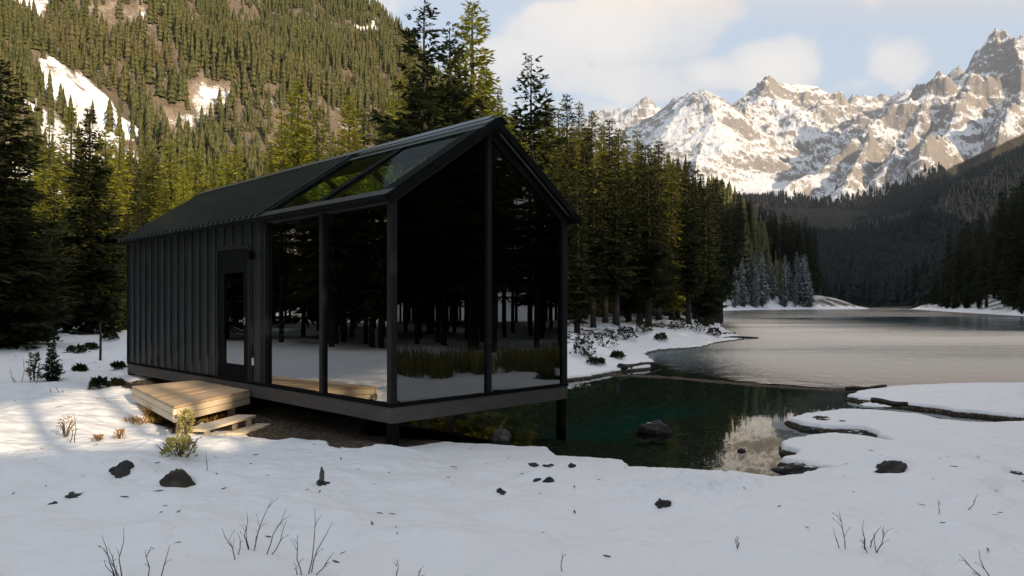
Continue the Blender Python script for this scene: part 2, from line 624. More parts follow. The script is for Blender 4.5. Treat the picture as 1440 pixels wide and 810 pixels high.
def m_water():
    m, nt, out = nodemat('lake_water')
    geo = N(nt, 'ShaderNodeNewGeometry')
    pos = geo.outputs['Position']
    x, y = N_sep(nt, pos, 0), N_sep(nt, pos, 1)
    w = noise(nt, pos, .35, 3)
    v = math_(nt, 'ADD', y, math_(nt, 'MULTIPLY', x, .62))
    v = math_(nt, 'ADD', v, math_(nt, 'MULTIPLY', math_(nt, 'SUBTRACT', w, .5), 1.6))
    rip = math_(nt, 'MULTIPLY', ramp(nt, v, 21.4, 23.5), ramp(nt, x, 3.6, 9.5))
    lane = math_(nt, 'ADD', y, math_(nt, 'MULTIPLY', math_(nt, 'SUBTRACT', noise(nt, pos, .05, 4), .5), 60))
    still = math_(nt, 'MULTIPLY', math_(nt, 'MULTIPLY', ramp(nt, lane, 42, 62), ramp(nt, lane, 135, 95)), ramp(nt, x, 18, 46))
    rip = math_(nt, 'MULTIPLY', rip, math_(nt, 'SUBTRACT', 1.0, math_(nt, 'MULTIPLY', still, .78)))
    rip = math_(nt, 'MULTIPLY', rip, math_(nt, 'SUBTRACT', 1.0, math_(nt, 'MULTIPLY', ramp(nt, y, 52, 150), .50)))
    mw = N(nt, 'ShaderNodeMapping', ins={'Scale': (.012, .07, 1.0)})
    nt.links.new(pos, mw.inputs[0])
    rip = math_(nt, 'MULTIPLY', rip, math_(nt, 'ADD', .62, math_(nt, 'MULTIPLY', ramp(nt, noise(nt, mw.outputs[0], 1.0, 5, .6), .38, .6), .45)))
    mp = N(nt, 'ShaderNodeMapping', ins={'Scale': (1.0, .8, 1.0)})
    nt.links.new(pos, mp.inputs[0])
    h = math_(nt, 'ADD', noise(nt, mp.outputs[0], 1.6, 4, .6), math_(nt, 'MULTIPLY', noise(nt, mp.outputs[0], 6.0, 3, .6), .35))
    calm = math_(nt, 'MULTIPLY', noise(nt, mp.outputs[0], .9, 2, .5), .012)
    hb = math_(nt, 'ADD', math_(nt, 'MULTIPLY', h, rip), calm)
    nb = bump(nt, hb, 1.0, .14)
    fr = N(nt, 'ShaderNodeFresnel', ins={'IOR': 1.33})
    gl = N(nt, 'ShaderNodeBsdfGlossy')
    nt.links.new(math_(nt, 'ADD', math_(nt, 'MULTIPLY', rip, .33), .02), gl.inputs['Roughness'])
    nt.links.new(nb, gl.inputs['Normal'])
    tr = N(nt, 'ShaderNodeBsdfTransparent', ins={'Color': (.56, .76, .67, 1)})
    # the open lake is deep and cloudy with glacial silt
    deep = N(nt, 'ShaderNodeBsdfDiffuse', ins={'Color': (.012, .10, .12, 1)})
    mx0 = nt.nodes.new('ShaderNodeMixShader')
    nt.links.new(ramp(nt, v, 23, 34), mx0.inputs[0])
    nt.links.new(tr.outputs[0], mx0.inputs[1])
    nt.links.new(deep.outputs[0], mx0.inputs[2])
    mx = nt.nodes.new('ShaderNodeMixShader')
    nt.links.new(fr.outputs[0], mx.inputs[0])
    nt.links.new(mx0.outputs[0], mx.inputs[1])
    nt.links.new(gl.outputs[0], mx.inputs[2])
    nt.links.new(mx.outputs[0], out.inputs[0])
    return m


def m_foliage(name, c1, c2, snow=0.0, trans=0.25, far=False):
    m, nt, out = nodemat(name)
    tc = N(nt, 'ShaderNodeTexCoord').outputs['Object']
    geo = N(nt, 'ShaderNodeNewGeometry')
    oi = N(nt, 'ShaderNodeObjectInfo').outputs['Random']
    n = noise(nt, tc, 1.7, 4, .6)
    f = math_(nt, 'ADD', math_(nt, 'MULTIPLY', ramp(nt, n, .3, .7), .45), math_(nt, 'MULTIPLY', geo.outputs['Random Per Island'], .35))
    f = math_(nt, 'ADD', f, math_(nt, 'MULTIPLY', oi, .3), True)
    c = mixc(nt, f, c1, c2)
    if far:          # stands of browner, half bare trees
        n2 = noise(nt, tc, .022, 5, .65)
        c = mixc(nt, math_(nt, 'MULTIPLY', ramp(nt, n2, .48, .66), .6), c, (c2[0] * .95, c2[1] * .74, c2[2] * .95))
    if snow:
        nz = math_(nt, 'ABSOLUTE', N_sep(nt, geo.outputs['True Normal'], 2))
        s = ramp(nt, math_(nt, 'ADD', math_(nt, 'MULTIPLY', nz, .6), noise(nt, tc, 2.5, 3)), 1.25 - snow, 1.35 - snow)
        c = mixc(nt, s, c, (.78, .8, .84))
    d = bsdf(nt, c, .75, 0, None, .15)
    t = N(nt, 'ShaderNodeBsdfTranslucent')
    nt.links.new(c, t.inputs[0])
    mx = N(nt, 'ShaderNodeMixShader', ins={0: trans})
    nt.links.new(d.outputs[0], mx.inputs[1])
    nt.links.new(t.outputs[0], mx.inputs[2])
    nt.links.new(mx.outputs[0], out.inputs[0])
    return m


def m_rock(name, c1, c2, snow=0.75, scale=5.0):
    m, nt, out = nodemat(name)
    geo = N(nt, 'ShaderNodeNewGeometry')
    tc = N(nt, 'ShaderNodeTexCoord').outputs['Object']
    n = noise(nt, tc, scale, 7, .65)
    c = mixc(nt, ramp(nt, n, .3, .7), c1, c2)
    nz = N_sep(nt, geo.outputs['Normal'], 2)
    f = ramp(nt, math_(nt, 'ADD', nz, math_(nt, 'MULTIPLY', math_(nt, 'SUBTRACT', noise(nt, tc, 9, 4), .5), .5)), snow, snow + .08)
    c = mixc(nt, f, c, (.83, .84, .87))
    b = bsdf(nt, c, .7, 0, bump(nt, n, .7, .04), .35)
    nt.links.new(b.outputs[0], out.inputs[0])
    return m


def m_glass(name, refl, tint, rough=0.0, fk=1.0, coat=(.93, .95, .94), wave=.02):
    m, nt, out = nodemat(name)
    lw = N(nt, 'ShaderNodeFresnel', ins={'IOR': 1.5})
    f = math_(nt, 'ADD', math_(nt, 'MULTIPLY', lw.outputs[0], fk), refl, True)
    f = math_(nt, 'MULTIPLY', f, math_(nt, 'SUBTRACT', 1.0, N(nt, 'ShaderNodeNewGeometry').outputs['Backfacing']))
    tc = N(nt, 'ShaderNodeTexCoord').outputs['Object']
    nb = bump(nt, noise(nt, tc, .8 if wave < .1 else 7.0, 2 if wave < .1 else 4), wave, .02)
    g = N(nt, 'ShaderNodeBsdfGlossy', ins={'Roughness': rough, 'Color': (*coat, 1)})
    nt.links.new(nb, g.inputs['Normal'])
    t = N(nt, 'ShaderNodeBsdfTransparent', ins={'Color': (*tint, 1)})
    mx = nt.nodes.new('ShaderNodeMixShader')
    nt.links.new(f, mx.inputs[0])
    nt.links.new(t.outputs[0], mx.inputs[1])
    nt.links.new(g.outputs[0], mx.inputs[2])
    nt.links.new(mx.outputs[0], out.inputs[0])
    return m


def m_wood(name, c1, c2, along='x'):
    m, nt, out = nodemat(name)
    tc = N(nt, 'ShaderNodeTexCoord').outputs['Object']
    geo = N(nt, 'ShaderNodeNewGeometry')
    mp = N(nt, 'ShaderNodeMapping', ins={'Scale': (1.5, 14, 14) if along == 'x' else (14, 1.5, 14)})
    nt.links.new(tc, mp.inputs[0])
    n = noise(nt, mp.outputs[0], 2.2, 6, .6)
    f = math_(nt, 'ADD', math_(nt, 'MULTIPLY', ramp(nt, n, .25, .75), .7), math_(nt, 'MULTIPLY', geo.outputs['Random Per Island'], .4), True)
    c = mixc(nt, f, c1, c2)
    b = bsdf(nt, c, .7, 0, bump(nt, n, .35, .01), .3)
    nt.links.new(b.outputs[0], out.inputs[0])
    return m


MAT = {
    'ground': m_ground(), 'mountain': m_mountain(), 'water': m_water(),
    'spruce': m_foliage('sunlit_green_needles', (.05, .064, .014), (.27, .26, .04)),  # brightened green for lit trees, sunlight put into the needle colour
    'dark_spruce': m_foliage('dark_shaded_needles', (.012, .018, .009), (.045, .055, .018)),  # dark needles, also the shaded copy for trees out of the sun
    'sunlit_spruce': m_foliage('sunlit_gold_needles', (.13, .15, .02), (.38, .37, .05)),  # yellow sunlight put into the needle colour
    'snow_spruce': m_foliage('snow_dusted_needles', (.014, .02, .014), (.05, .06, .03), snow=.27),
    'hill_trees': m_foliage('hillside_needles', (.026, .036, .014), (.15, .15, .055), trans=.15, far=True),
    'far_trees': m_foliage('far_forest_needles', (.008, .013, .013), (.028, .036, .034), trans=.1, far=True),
    'bark': simple('bark', (.022, .017, .013), .9, 0, .5, 9, .8, .03, stretch=(3, 3, .6)),
    'cladding': simple('dark_metal_cladding', (.020, .025, .026), .42, .2, .2, 2.5, .05, .004, .4),
    'roof': simple('dark_green_roof_metal', (.034, .052, .046), .36, .6, .25, 3.0, .06, .004),
    'black': simple('black_painted_steel', (.007, .008, .008), .8, 0, .2, 4, .05, .003, .04),
    'frame_dark': simple('satin_black_frame', (.008, .009, .009), .5, 0, .2, 4, .05, .003, .25),
    'beam': simple('grey_brown_beam', (.072, .066, .060), .8, 0, .15, 3, .2, .006, stretch=(1, 1, 3)),
    'inside': simple('darkened_lining', (.02, .017, .014), .8, 0, .3, 3, .1, .005),  # near-black: the darkness of the interior put into the colour
    'inside_floor': m_wood('dark_floorboards', (.03, .022, .016), (.06, .045, .032)),
    'glass': m_glass('mirror_tinted_glass', .25, (.16, .18, .17)),
    'front_glass': m_glass('dark_tinted_glass', .12, (.14, .16, .15)),
    'roof_glass': m_glass('green_roof_glass', .0, (.88, 1.0, .80), .0, .14),
    'deck': m_wood('larch_deck', (.38, .27, .17), (.58, .44, .30)),
    'deck_edge': m_wood('pale_larch', (.58, .47, .34), (.76, .66, .50)),
    'steel': simple('brushed_steel', (.75, .75, .73), .25, 1.0, .1, 8, .05, .002),
    'white': simple('white_plastic', (.75, .75, .74), .5, 0, .05, 8, .02, .002),
    'rock': m_rock('dark_wet_stone', (.010, .010, .011), (.05, .046, .042), .97),
    'rock_brown': m_rock('mossy_brown_stone', (.014, .012, .009), (.075, .06, .04), .97),
    'rock_wet': m_rock('submerged_stone', (.03, .03, .028), (.12, .11, .10), 2.0),
    'rock_cap': m_rock('snow_capped_stone', (.02, .02, .02), (.07, .065, .06), .55),
    'driftwood': simple('wet_driftwood', (.03, .024, .018), .8, 0, .5, 6, .5, .02, stretch=(1, 6, 6)),
    'twig': simple('bare_twig', (.07, .058, .05), .85, 0, .4, 20, .3, .004),
    'straw': m_foliage('dry_orange_grass', (.22, .12, .03), (.50, .32, .10), trans=.3),
    'sprig': m_foliage('yellow_green_sprig', (.18, .18, .04), (.45, .40, .12), trans=.3),
    'sedge': m_foliage('olive_sedge', (.12, .125, .04), (.30, .26, .10), trans=.3),
    'shrub': m_foliage('olive_shrub_leaves', (.03, .035, .012), (.13, .11, .04), trans=.2),
}

# ------------------------------------------------------------------ stones (placed first: the snow drifts round them)
STONES = [  # photo x, y of the base middle, width px, height px, material, label, name
    (166, 672, 42, 20, 'rock', 'black stone in a snow hollow left of the big brown boulder', 0.05),
    (246, 690, 54, 34, 'rock_brown', 'largest brown boulder in the snow below the yellow sprig', 0.03),
    (74, 713, 16, 7, 'rock', 'small black stone at the left end of the snow hollow under a drift', 0.0),
    (104, 705, 30, 6, 'rock', 'flat dark stone under the snow drift at far left', 0.07),
    (452, 681, 20, 10, 'rock', 'round black stone in the snow carrying a small upright stone', 0.01),
    (705, 693, 20, 7, 'rock', 'small black stone alone in the snow left of the trodden patch', 0.02),
    (755, 677, 18, 6, 'rock', 'left one of two touching black stones above the trodden snow', 0.02),
    (774, 678, 20, 8, 'rock', 'right one of two touching black stones above the trodden snow', 0.02),
    (934, 714, 26, 13, 'rock', 'black pointed stone in the snow right of the trodden patch', 0.01),
    (750, 651, 22, 6, 'rock', 'thin dark stone at the pond edge, first of a short row', 0.0),
    (774, 652, 24, 5, 'rock', 'flat dark sliver of stone in the middle of the pond edge row', 0.0),
    (806, 653, 13, 7, 'rock', 'small grey pebble stone at the right end of the pond edge row', 0.0),
    (1258, 669, 56, 24, 'rock', 'wide black boulder under a snow lip on the right snowfield', 0.07),
    (1430, 671, 28, 6, 'rock', 'low dark stone in the snow at the right edge of the photo', 0.03),
    (1149, 656, 16, 6, 'rock', 'small dark stone on the snow shelf left of the wide black boulder', 0.0),
    (1160, 587, 34, 6, 'rock_brown', 'long flat brown stone on the tip of the snow shelf', 0.0),
    (1187, 590, 14, 4, 'rock_brown', 'short flat brown stone beside the long one on the shelf tip', 0.0),
    (1235, 574, 62, 14, 'rock_cap', 'snow dusted low grey rock between the two snow shelves', 0.0),
]
_stone_pos = []
for (px, py, w, h, mt, lab, hump) in STONES:
    x, y = raycast(px, py, 3, 60, 500)
    _stone_pos.append((x, y))
for (px, py, w, h, mt, lab, hump), (x, y) in zip(STONES, _stone_pos):
    if hump:
        ww = w / F * y
        MOUNDS.append((x + .02, y + .35 * ww + .12, ww * .9 + .05, .22, hump + h / F * y * .55))
        MOUNDS.append((x - .05, y - .25 - .3 * ww, ww * .9, .16, hump * .5))
    MOUNDS.append((x, y - .01, w / F * y * .62 + .02, w / F * y * .45 + .02, -.035))
MOUNDS += [(-2.9, 5.9, 1.2, .5, .05), (2.6, 5.6, 1.6, .6, .05), (-.6, 5.2, .9, .5, .04), (4.2, 7.0, 1.4, .7, .06), (-5, 7.5, 1.3, .6, .07)]

# ------------------------------------------------------------------ terrain sheets
def polar(radii, angs):
    A, Rr = np.meshgrid(angs, radii)
    return (Rr * np.sin(A)).ravel(), (Rr * np.cos(A)).ravel()


def grid_faces(nr, na, wrap):
    i = np.arange(nr - 1)[:, None]
    j = np.arange(na if wrap else na - 1)[None, :]
    k = (j + 1) % na
    return np.stack([i * na + j + 0 * k, i * na + k, (i + 1) * na + k, (i + 1) * na + j + 0 * k], -1).reshape(-1, 4)


fov = math.atan(730 / F)
angs = np.concatenate([np.linspace(-fov, fov, 760), np.linspace(fov, 2 * np.pi - fov, 170)[1:-1]])
rad = np.concatenate([np.geomspace(.6, 5, 60)[:-1], np.geomspace(5, 24, 620)[:-1], np.geomspace(24, 90, 120)[:-1], np.geomspace(90, 1000, 150)])
gx, gy = polar(rad, angs)
gz, gsd, on_hill, on_back = terrain(gx, gy, True)

SNOW_PATCH = []          # open snow and scree on the hill: photo ellipse (x, y, rx, ry), rocky
for (px, py, rx, ry, rk) in [(112, 138, 48, 22, .12), (85, 182, 26, 24, .1), (150, 15, 52, 22, 1.0), (280, 150, 30, 5, .75), (270, 172, 30, 18, 1.0), (205, 40, 22, 18, .8),
                             (270, 38, 22, 10, .7), (515, 40, 20, 16, .3), (165, 195, 14, 12, .1), (15, 5, 40, 22, .4), (55, 225, 20, 18, .2), (210, 25, 16, 30, .7)]:
    c = raycast(px, py, 60, 1200, 600)
    a = raycast(px - rx, py, 60, 1200, 600)
    u = raycast(px, py - ry, 60, 1200, 600)
    SNOW_PATCH.append((c, max(5, .8 * math.dist(c, a)), max(7, min(.75 * math.dist(c, u), 1.6 * math.dist(c, a))), rk))


def patchness(x, y):
    f = np.zeros(x.shape)
    rk = np.zeros(x.shape)
    wx, wy = x + 9 * fbm(x * .03, y * .03, 4), y + 16 * fbm(x * .03 + 5, y * .03, 4)
    for (c, a, b, k) in SNOW_PATCH:
        ang = math.atan2(c[0], c[1])
        dx, dy = wx - c[0], wy - c[1]
        u = dx * math.cos(ang) - dy * math.sin(ang)
        v = dx * math.sin(ang) + dy * math.cos(ang)
        g = 1 - smooth(.7, 1.15, np.sqrt((u / a) ** 2 + (v / b) ** 2))
        f = np.maximum(f, g)
        rk = np.maximum(rk, g * k)
    return f, rk


lx = (gx - C0[0]) * VX[0] + (gy - C0[1]) * VX[1]
ly = (gx - C0[0]) * VU[0] + (gy - C0[1]) * VU[1]
under = smooth(-1.15, -.55, lx) * smooth(3.9, 3.3, lx) * smooth(-.25, .1, ly) * smooth(9.6, 8.0, ly)
bare = np.zeros(gx.shape)
bare = np.maximum(bare, .95 * under)
lx2, ly2 = lx + 1.1, ly - 3.9
bare = np.maximum(bare, .62 * np.exp(-(lx2 / .7) ** 2 - (ly2 / 1.6) ** 2))
pf, prk = patchness(gx, gy)
bare = np.maximum(bare, np.where(on_hill, (.68 - .61 * pf + .60 * prk) * smooth(3, 16, gz), 0))
bankf = smooth(20, 24, gy) * smooth(-16, -3, gx) * smooth(.6, 3, gsd) * (gsd < 200)
bare = np.maximum(bare, .50 * bankf)
yardf = smooth(26, 44, gy) * smooth(-2, -8, gx)
bare = np.maximum(bare, .42 * yardf)
bare = np.maximum(bare, .12 + 0 * bare)
bare = np.maximum(bare, np.where((gy > 400) & (gx > 140) & ~on_hill, .9, 0))
rocky = np.where(on_hill, np.maximum(prk, .35), 0)
me = np_mesh('ground', np.stack([gx, gy, gz], -1), [grid_faces(len(rad), len(angs), True)[:, ::-1]], True)
me.attributes.new('bare', 'FLOAT', 'POINT').data.foreach_set('value', bare.astype(np.float32))
me.attributes.new('rocky', 'FLOAT', 'POINT').data.foreach_set('value', rocky.astype(np.float32))
tag(link('ground', me, MAT['ground']), kind='structure')

mangs = np.concatenate([np.linspace(math.atan((560 - CX) / F), math.atan((800 - CX) / F), 60)[:-1],
                        np.linspace(math.atan((800 - CX) / F), math.atan((1460 - CX) / F), 620)[:-1],
                        np.linspace(math.atan((1460 - CX) / F), math.atan((1900 - CX) / F), 60)])
mrad = np.concatenate([np.geomspace(1000, 2000, 110)[:-1], np.linspace(2000, 4300, 250)[:-1], np.geomspace(4300, 6500, 60)])
mx_, my_ = polar(mrad, mangs)
mz = terrain(mx_, my_)
mpy = HY - (mz - CAMZ) * F / np.maximum(my_, 1)
mpx = CX + mx_ / np.maximum(my_, 1) * F


def treeline(px_like):
    return np.interp(px_like, [900, 1050, 1100, 1180, 1240, 1300, 1360, 1440, 1560], [268, 272, 284, 287, 276, 252, 222, 186, 140])


tl_elev = (HY - treeline(mpx)) / F            # tree line as a rising angle up the valley side
mb = smooth(-.008, .012, tl_elev - (mz - CAMZ) / np.maximum(my_, 1)) * (my_ < 2400)
me = np_mesh('mountain_range', np.stack([mx_, my_, mz], -1), [grid_faces(len(mrad), len(mangs), False)[:, ::-1]], False)
me.attributes.new('bare', 'FLOAT', 'POINT').data.foreach_set('value', mb.astype(np.float32))
tag(link('mountain_range', me, MAT['mountain']), kind='structure')

# ------------------------------------------------------------------ lake
wv = [(-30, 4, 0), (300, 4, 0), (300, 520, 0), (-30, 520, 0)]
me = bpy.data.meshes.new('lake')
me.from_pydata(wv, [], [(0, 1, 2, 3)])
tag(link('lake', me, MAT['water']), kind='structure')

# ------------------------------------------------------------------ conifers
def conifer(seed, H, Rr, base, nlev, nb, pp, d0, d1, spr, gap=0.05, kw=.13, fan=3, jag=.35, lean=0.0):
    r = np.random.default_rng(seed)
    V = []
    az = r.uniform(0, 6.28)
    for i in range(nlev):
        u = (i + r.uniform(-.3, .3)) / nlev
        u = min(max(u, 0), 1)
        z = base + (H - base) * u
        Lm = Rr * ((1 - u) ** pp * .96 + .04) * (0.6 + .4 * min(1, u / .15))
        n = max(3, int(round(nb * (1 - .45 * u))))
        wob = r.uniform(1 - jag, 1 + jag * .3)
        for b in range(n):
            az += 2.399 + r.uniform(-.4, .4)
            if r.random() < gap:
                continue
            L = Lm * r.uniform(1 - jag, 1.1) * wob
            if L < .12:
                L = .12
            pit = d0 + (d1 - d0) * u + r.uniform(-.15, .15)
            ca, sa = math.cos(az), math.sin(az)
            ns = max(2, int(L / spr))
            s = (np.arange(ns) + r.uniform(.2, .9, ns)) / ns
            s = np.clip(s * .95 + .05, 0, 1)
            rr = s * L * math.cos(pit)
            zz = z + s * L * math.sin(pit) + .12 * L * s * s
            P = np.stack([ca * rr, sa * rr, zz], -1)
            for side in (-1, 1):
                for q in range(fan):
                    ln = np.minimum(.30 * L + .12, (1.02 - s) * L * .75 + .16) * r.uniform(.6, 1.15, ns)
                    ang = az + side * r.uniform(.25, 1.25, ns)
                    pt = pit * .5 + r.uniform(-.55, .35, ns)
                    D = np.stack([np.cos(ang) * np.cos(pt), np.sin(ang) * np.cos(pt), np.sin(pt)], -1)
                    hor = np.stack([-np.sin(ang), np.cos(ang), 0 * ang], -1)
                    roll = r.uniform(-.9, .9, ns)[:, None]
                    W = hor * np.cos(roll) + np.array([0, 0, 1.0]) * np.sin(roll)
                    w = (kw * ln * r.uniform(.8, 1.4, ns))[:, None]
                    ln = ln[:, None]
                    B = P + r.normal(0, .02, P.shape)
                    V.append(np.stack([B, B + D * ln * .55 + W * w, B + D * ln, B + D * ln * .55 - W * w], 1))
    # leader at the tip
    V = np.concatenate(V).reshape(-1, 3)
    V[:, 0] += lean * V[:, 2]
    f = np.arange(len(V)).reshape(-1, 4)
    crown = np_mesh('crown', V, [f])
    tb = MB()
    hs = np.linspace(-.6, H * .985, 9)
    r0 = H * .0125 + .03
    tb.tube([(lean * z + .02 * math.sin(z * .9 + seed), .02 * math.cos(z * .7 + seed), z) for z in hs],
            [r0 * (1.25 if k == 0 else 1) * (1 - k / 8.4) + .008 for k in range(9)], 8)
    # dead lower limbs
    for k in range(10):
        z = base * r.uniform(.35, 1.0) + .2
        a = r.uniform(0, 6.28)
        L = Rr * r.uniform(.2, .55)
        tb.tube([(0, 0, z), (math.cos(a) * L * .5, math.sin(a) * L * .5, z - .03), (math.cos(a) * L, math.sin(a) * L, z - .12 * L)], [.022, .014, .005], 4)
    me = bpy.data.meshes.new('trunk')
    me.from_pydata(tb.V, [], tb.Fn)
    for p in me.polygons:
        p.use_smooth = True
    me.materials.append(MAT['bark'])
    return crown, me, H


PROTO = {
    'full': [conifer(s, 10, 1.75, .35, 54, 10, .66, -.30, .45, .17, .05) for s in (1, 2)],
    'narrow': [conifer(s, 10, 1.10, .9, 58, 9, .60, -.42, .30, .16, .10, jag=.45) for s in (3, 4, 5)],
    'mid': [conifer(s, 10, 1.35, .6, 54, 9, .64, -.35, .35, .17, .10, jag=.4) for s in (6, 7, 8)],
    'open': [conifer(s, 10, 1.9, 4.4, 36, 6, .55, -.12, .55, .18, .34, jag=.6, kw=.15) for s in (9, 10)],
    'stem': [conifer(s, 10, 1.2, 2.1, 52, 9, .58, -.42, .3, .17, .14, jag=.45) for s in (11, 12, 13)],
    'sapling': [conifer(14, 2, .62, .08, 22, 7, .9, -.05, .6, .10, .05, kw=.16)],
}


def crown_mesh(kind, i, mat):
    key = f'{kind}{i}{mat}'
    if key not in crown_mesh.cache:
        me = PROTO[kind][i][0]
        if len(me.materials):
            me = me.copy()
            me.materials.clear()
        me.materials.append(MAT[mat])
        crown_mesh.cache[key] = me
    return crown_mesh.cache[key]


crown_mesh.cache = {}
TREES = []


def tree(px, top, Y, kind, mat, label, group=None, ws=1.0, name='spruce_tree', i=None):
    x = (px - CX) / F * Y
    z0 = ground(x, Y)
    ztop = CAMZ + (HY - top) / F * Y
    i = random.randrange(len(PROTO[kind])) if i is None else i % len(PROTO[kind])
    cm = crown_mesh(kind, i, mat)
    _, tm, H = PROTO[kind][i]
    s = (ztop - z0) / H
    if s < .05:
        return None
    o = empty(name, (x, Y, z0 - .05 * s), random.uniform(0, 6.28), label, 'tree', group)
    ws *= 1.15
    o.scale = (s * ws, s * ws, s)
    link('trunk', tm, None, o)
    link('crown', cm, None, o)
    TREES.append((x, Y))
    return o

# ------------------------------------------------------------------ single trees
G_L, G_C, G_B, G_F, G_R = ('spruces at the left edge of the yard', 'tall spruces standing behind the cabin', 'spruces on the lake bank right of the cabin',
                           'snow dusted spruces on the far shore', 'spruces on the right lake shore')
# distinct trees: px, top, Y, kind, mat, ws, label
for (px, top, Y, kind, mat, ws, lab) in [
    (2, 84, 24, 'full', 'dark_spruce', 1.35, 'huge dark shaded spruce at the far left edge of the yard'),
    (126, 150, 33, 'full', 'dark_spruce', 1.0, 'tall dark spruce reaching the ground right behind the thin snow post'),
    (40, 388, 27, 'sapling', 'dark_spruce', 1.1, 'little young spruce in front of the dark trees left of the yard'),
    (420, 112, 43, 'full', 'sunlit_spruce', 1.0, 'sunlit yellow green spruce above the middle of the cabin roof'),
    (490, 132, 46, 'full', 'sunlit_spruce', .95, 'sunlit spruce with forked looking crown above the roof glass'),
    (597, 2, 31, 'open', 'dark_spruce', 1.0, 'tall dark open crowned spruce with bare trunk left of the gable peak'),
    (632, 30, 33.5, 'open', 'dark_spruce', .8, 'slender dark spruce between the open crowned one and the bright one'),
    (664, 2, 44, 'full', 'sunlit_spruce', 1.1, 'very tall sunlit spruce directly above the gable peak'),
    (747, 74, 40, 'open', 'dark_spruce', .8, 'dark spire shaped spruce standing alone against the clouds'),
    (706, 150, 36, 'full', 'sunlit_spruce', 1.15, 'bushy bright yellow green tree right behind the gable peak'),
    (276, 208, 50, 'full', 'sunlit_spruce', .9, 'bright pointed young spruce over the rear of the cabin roof'),
    (330, 204, 47, 'full', 'sunlit_spruce', 1.05, 'bright broad young spruce over the middle of the cabin roof'),
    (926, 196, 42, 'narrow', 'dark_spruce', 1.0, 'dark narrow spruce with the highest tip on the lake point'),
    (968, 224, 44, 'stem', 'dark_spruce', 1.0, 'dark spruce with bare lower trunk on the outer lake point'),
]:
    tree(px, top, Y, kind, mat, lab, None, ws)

rt = random.Random(21)
# left rows
LEFT = [(70, 170, 52), (100, 148, 58), (148, 182, 50), (168, 176, 60), (215, 210, 48), (240, 194, 55), (300, 222, 60), (258, 236, 44), (356, 238, 55),
        (50, 188, 60), (22, 196, 62), (183, 214, 62), (120, 198, 64), (-30, 150, 34), (76, 250, 36), (158, 262, 37), (196, 236, 41), (28, 240, 38), (-10, 230, 46),
        (232, 262, 44), (286, 262, 42), (312, 250, 52), (92, 290, 33), (178, 300, 36), (56, 300, 31), (345, 262, 60), (205, 190, 66), (60, 215, 44), (132, 232, 45),
        (262, 205, 66), (318, 214, 68), (380, 222, 64)]
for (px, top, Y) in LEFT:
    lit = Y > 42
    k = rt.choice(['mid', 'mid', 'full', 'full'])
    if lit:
        tree(px, top, Y, k, 'spruce' if rt.random() < .6 else 'sunlit_spruce', 'sunlit spruce in the dense row between the yard and the hill', G_L, rt.uniform(.85, 1.15))
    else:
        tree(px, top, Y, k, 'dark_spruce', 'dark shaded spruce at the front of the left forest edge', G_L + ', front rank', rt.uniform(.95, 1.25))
# behind the cabin
for (px, top, Y, k) in [(396, 152, 48, 'mid'), (446, 150, 52, 'mid'), (512, 150, 52, 'mid'), (465, 182, 42, 'mid'), (538, 138, 50, 'mid'), (552, 196, 42, 'full'),
                        (380, 196, 52, 'mid'), (575, 70, 46, 'mid'), (640, 60, 52, 'mid'), (700, 118, 48, 'mid'), (724, 160, 46, 'full'), (612, 118, 46, 'full'),
                        (655, 130, 40, 'full'), (560, 110, 56, 'mid'), (684, 90, 54, 'mid'), (690, 170, 38, 'full'), (735, 196, 38, 'mid'), (528, 210, 40, 'full'),
                        (628, 170, 38, 'full'), (430, 200, 46, 'full'), (500, 190, 44, 'full'), (405, 225, 50, 'full'), (760, 190, 40, 'mid'), (585, 170, 38, 'full')]:
    tree(px, top, Y, k, rt.choice(['spruce', 'spruce', 'sunlit_spruce']), 'sunlit green spruce in the stand close behind the black cabin', G_C, rt.uniform(.85, 1.15))
# lake bank, front to back
BANK = [(770, 142, 46), (785, 150, 54), (797, 130, 60), (814, 140, 66), (833, 154, 60), (846, 172, 52), (857, 165, 62), (870, 178, 52), (882, 188, 46), (896, 180, 66), (908, 202, 44),
        (945, 228, 47), (953, 222, 52), (986, 242, 56), (1000, 256, 62), (1010, 250, 72), (938, 214, 60), (916, 206, 56), (978, 236, 64), (964, 232, 70),
        (812, 240, 31), (834, 236, 34), (851, 216, 37), (866, 226, 35), (884, 232, 40), (822, 200, 42), (842, 196, 45), (800, 196, 38), (784, 210, 34), (899, 226, 39), (876, 206, 58),
        (912, 240, 37), (1014, 275, 80), (992, 262, 50), (790, 180, 48), (808, 176, 52), (826, 178, 55), (930, 236, 66), (948, 246, 78), (1006, 272, 70), (772, 230, 33)]
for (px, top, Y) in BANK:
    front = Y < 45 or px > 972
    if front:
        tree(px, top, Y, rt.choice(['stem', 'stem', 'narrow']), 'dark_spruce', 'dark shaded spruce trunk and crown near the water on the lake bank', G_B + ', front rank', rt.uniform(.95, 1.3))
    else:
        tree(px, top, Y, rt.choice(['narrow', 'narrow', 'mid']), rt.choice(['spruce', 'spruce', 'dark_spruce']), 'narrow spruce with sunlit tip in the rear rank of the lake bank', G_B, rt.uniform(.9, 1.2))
for k in range(22):
    px = rt.uniform(765, 992)
    Y = rt.uniform(70, 130)
    tree(px, np.interp(px, [765, 850, 930, 1010], [165, 185, 222, 268]) + rt.uniform(-12, 25), Y, rt.choice(['narrow', 'mid']), 'spruce',
         'narrow spruce with sunlit tip in the rear rank of the lake bank', G_B, rt.uniform(.9, 1.2))
# far shore left of the lake end
def shore_y(px, y0=150.0, y1=440.0):
    Y_ = np.arange(y0, y1, 2.0)
    d_ = poly_sd((px - CX) / F * Y_, Y_, LAKE)
    ok = np.where(d_ > 1.5)[0]
    return float(Y_[ok[0]]) if len(ok) else y1


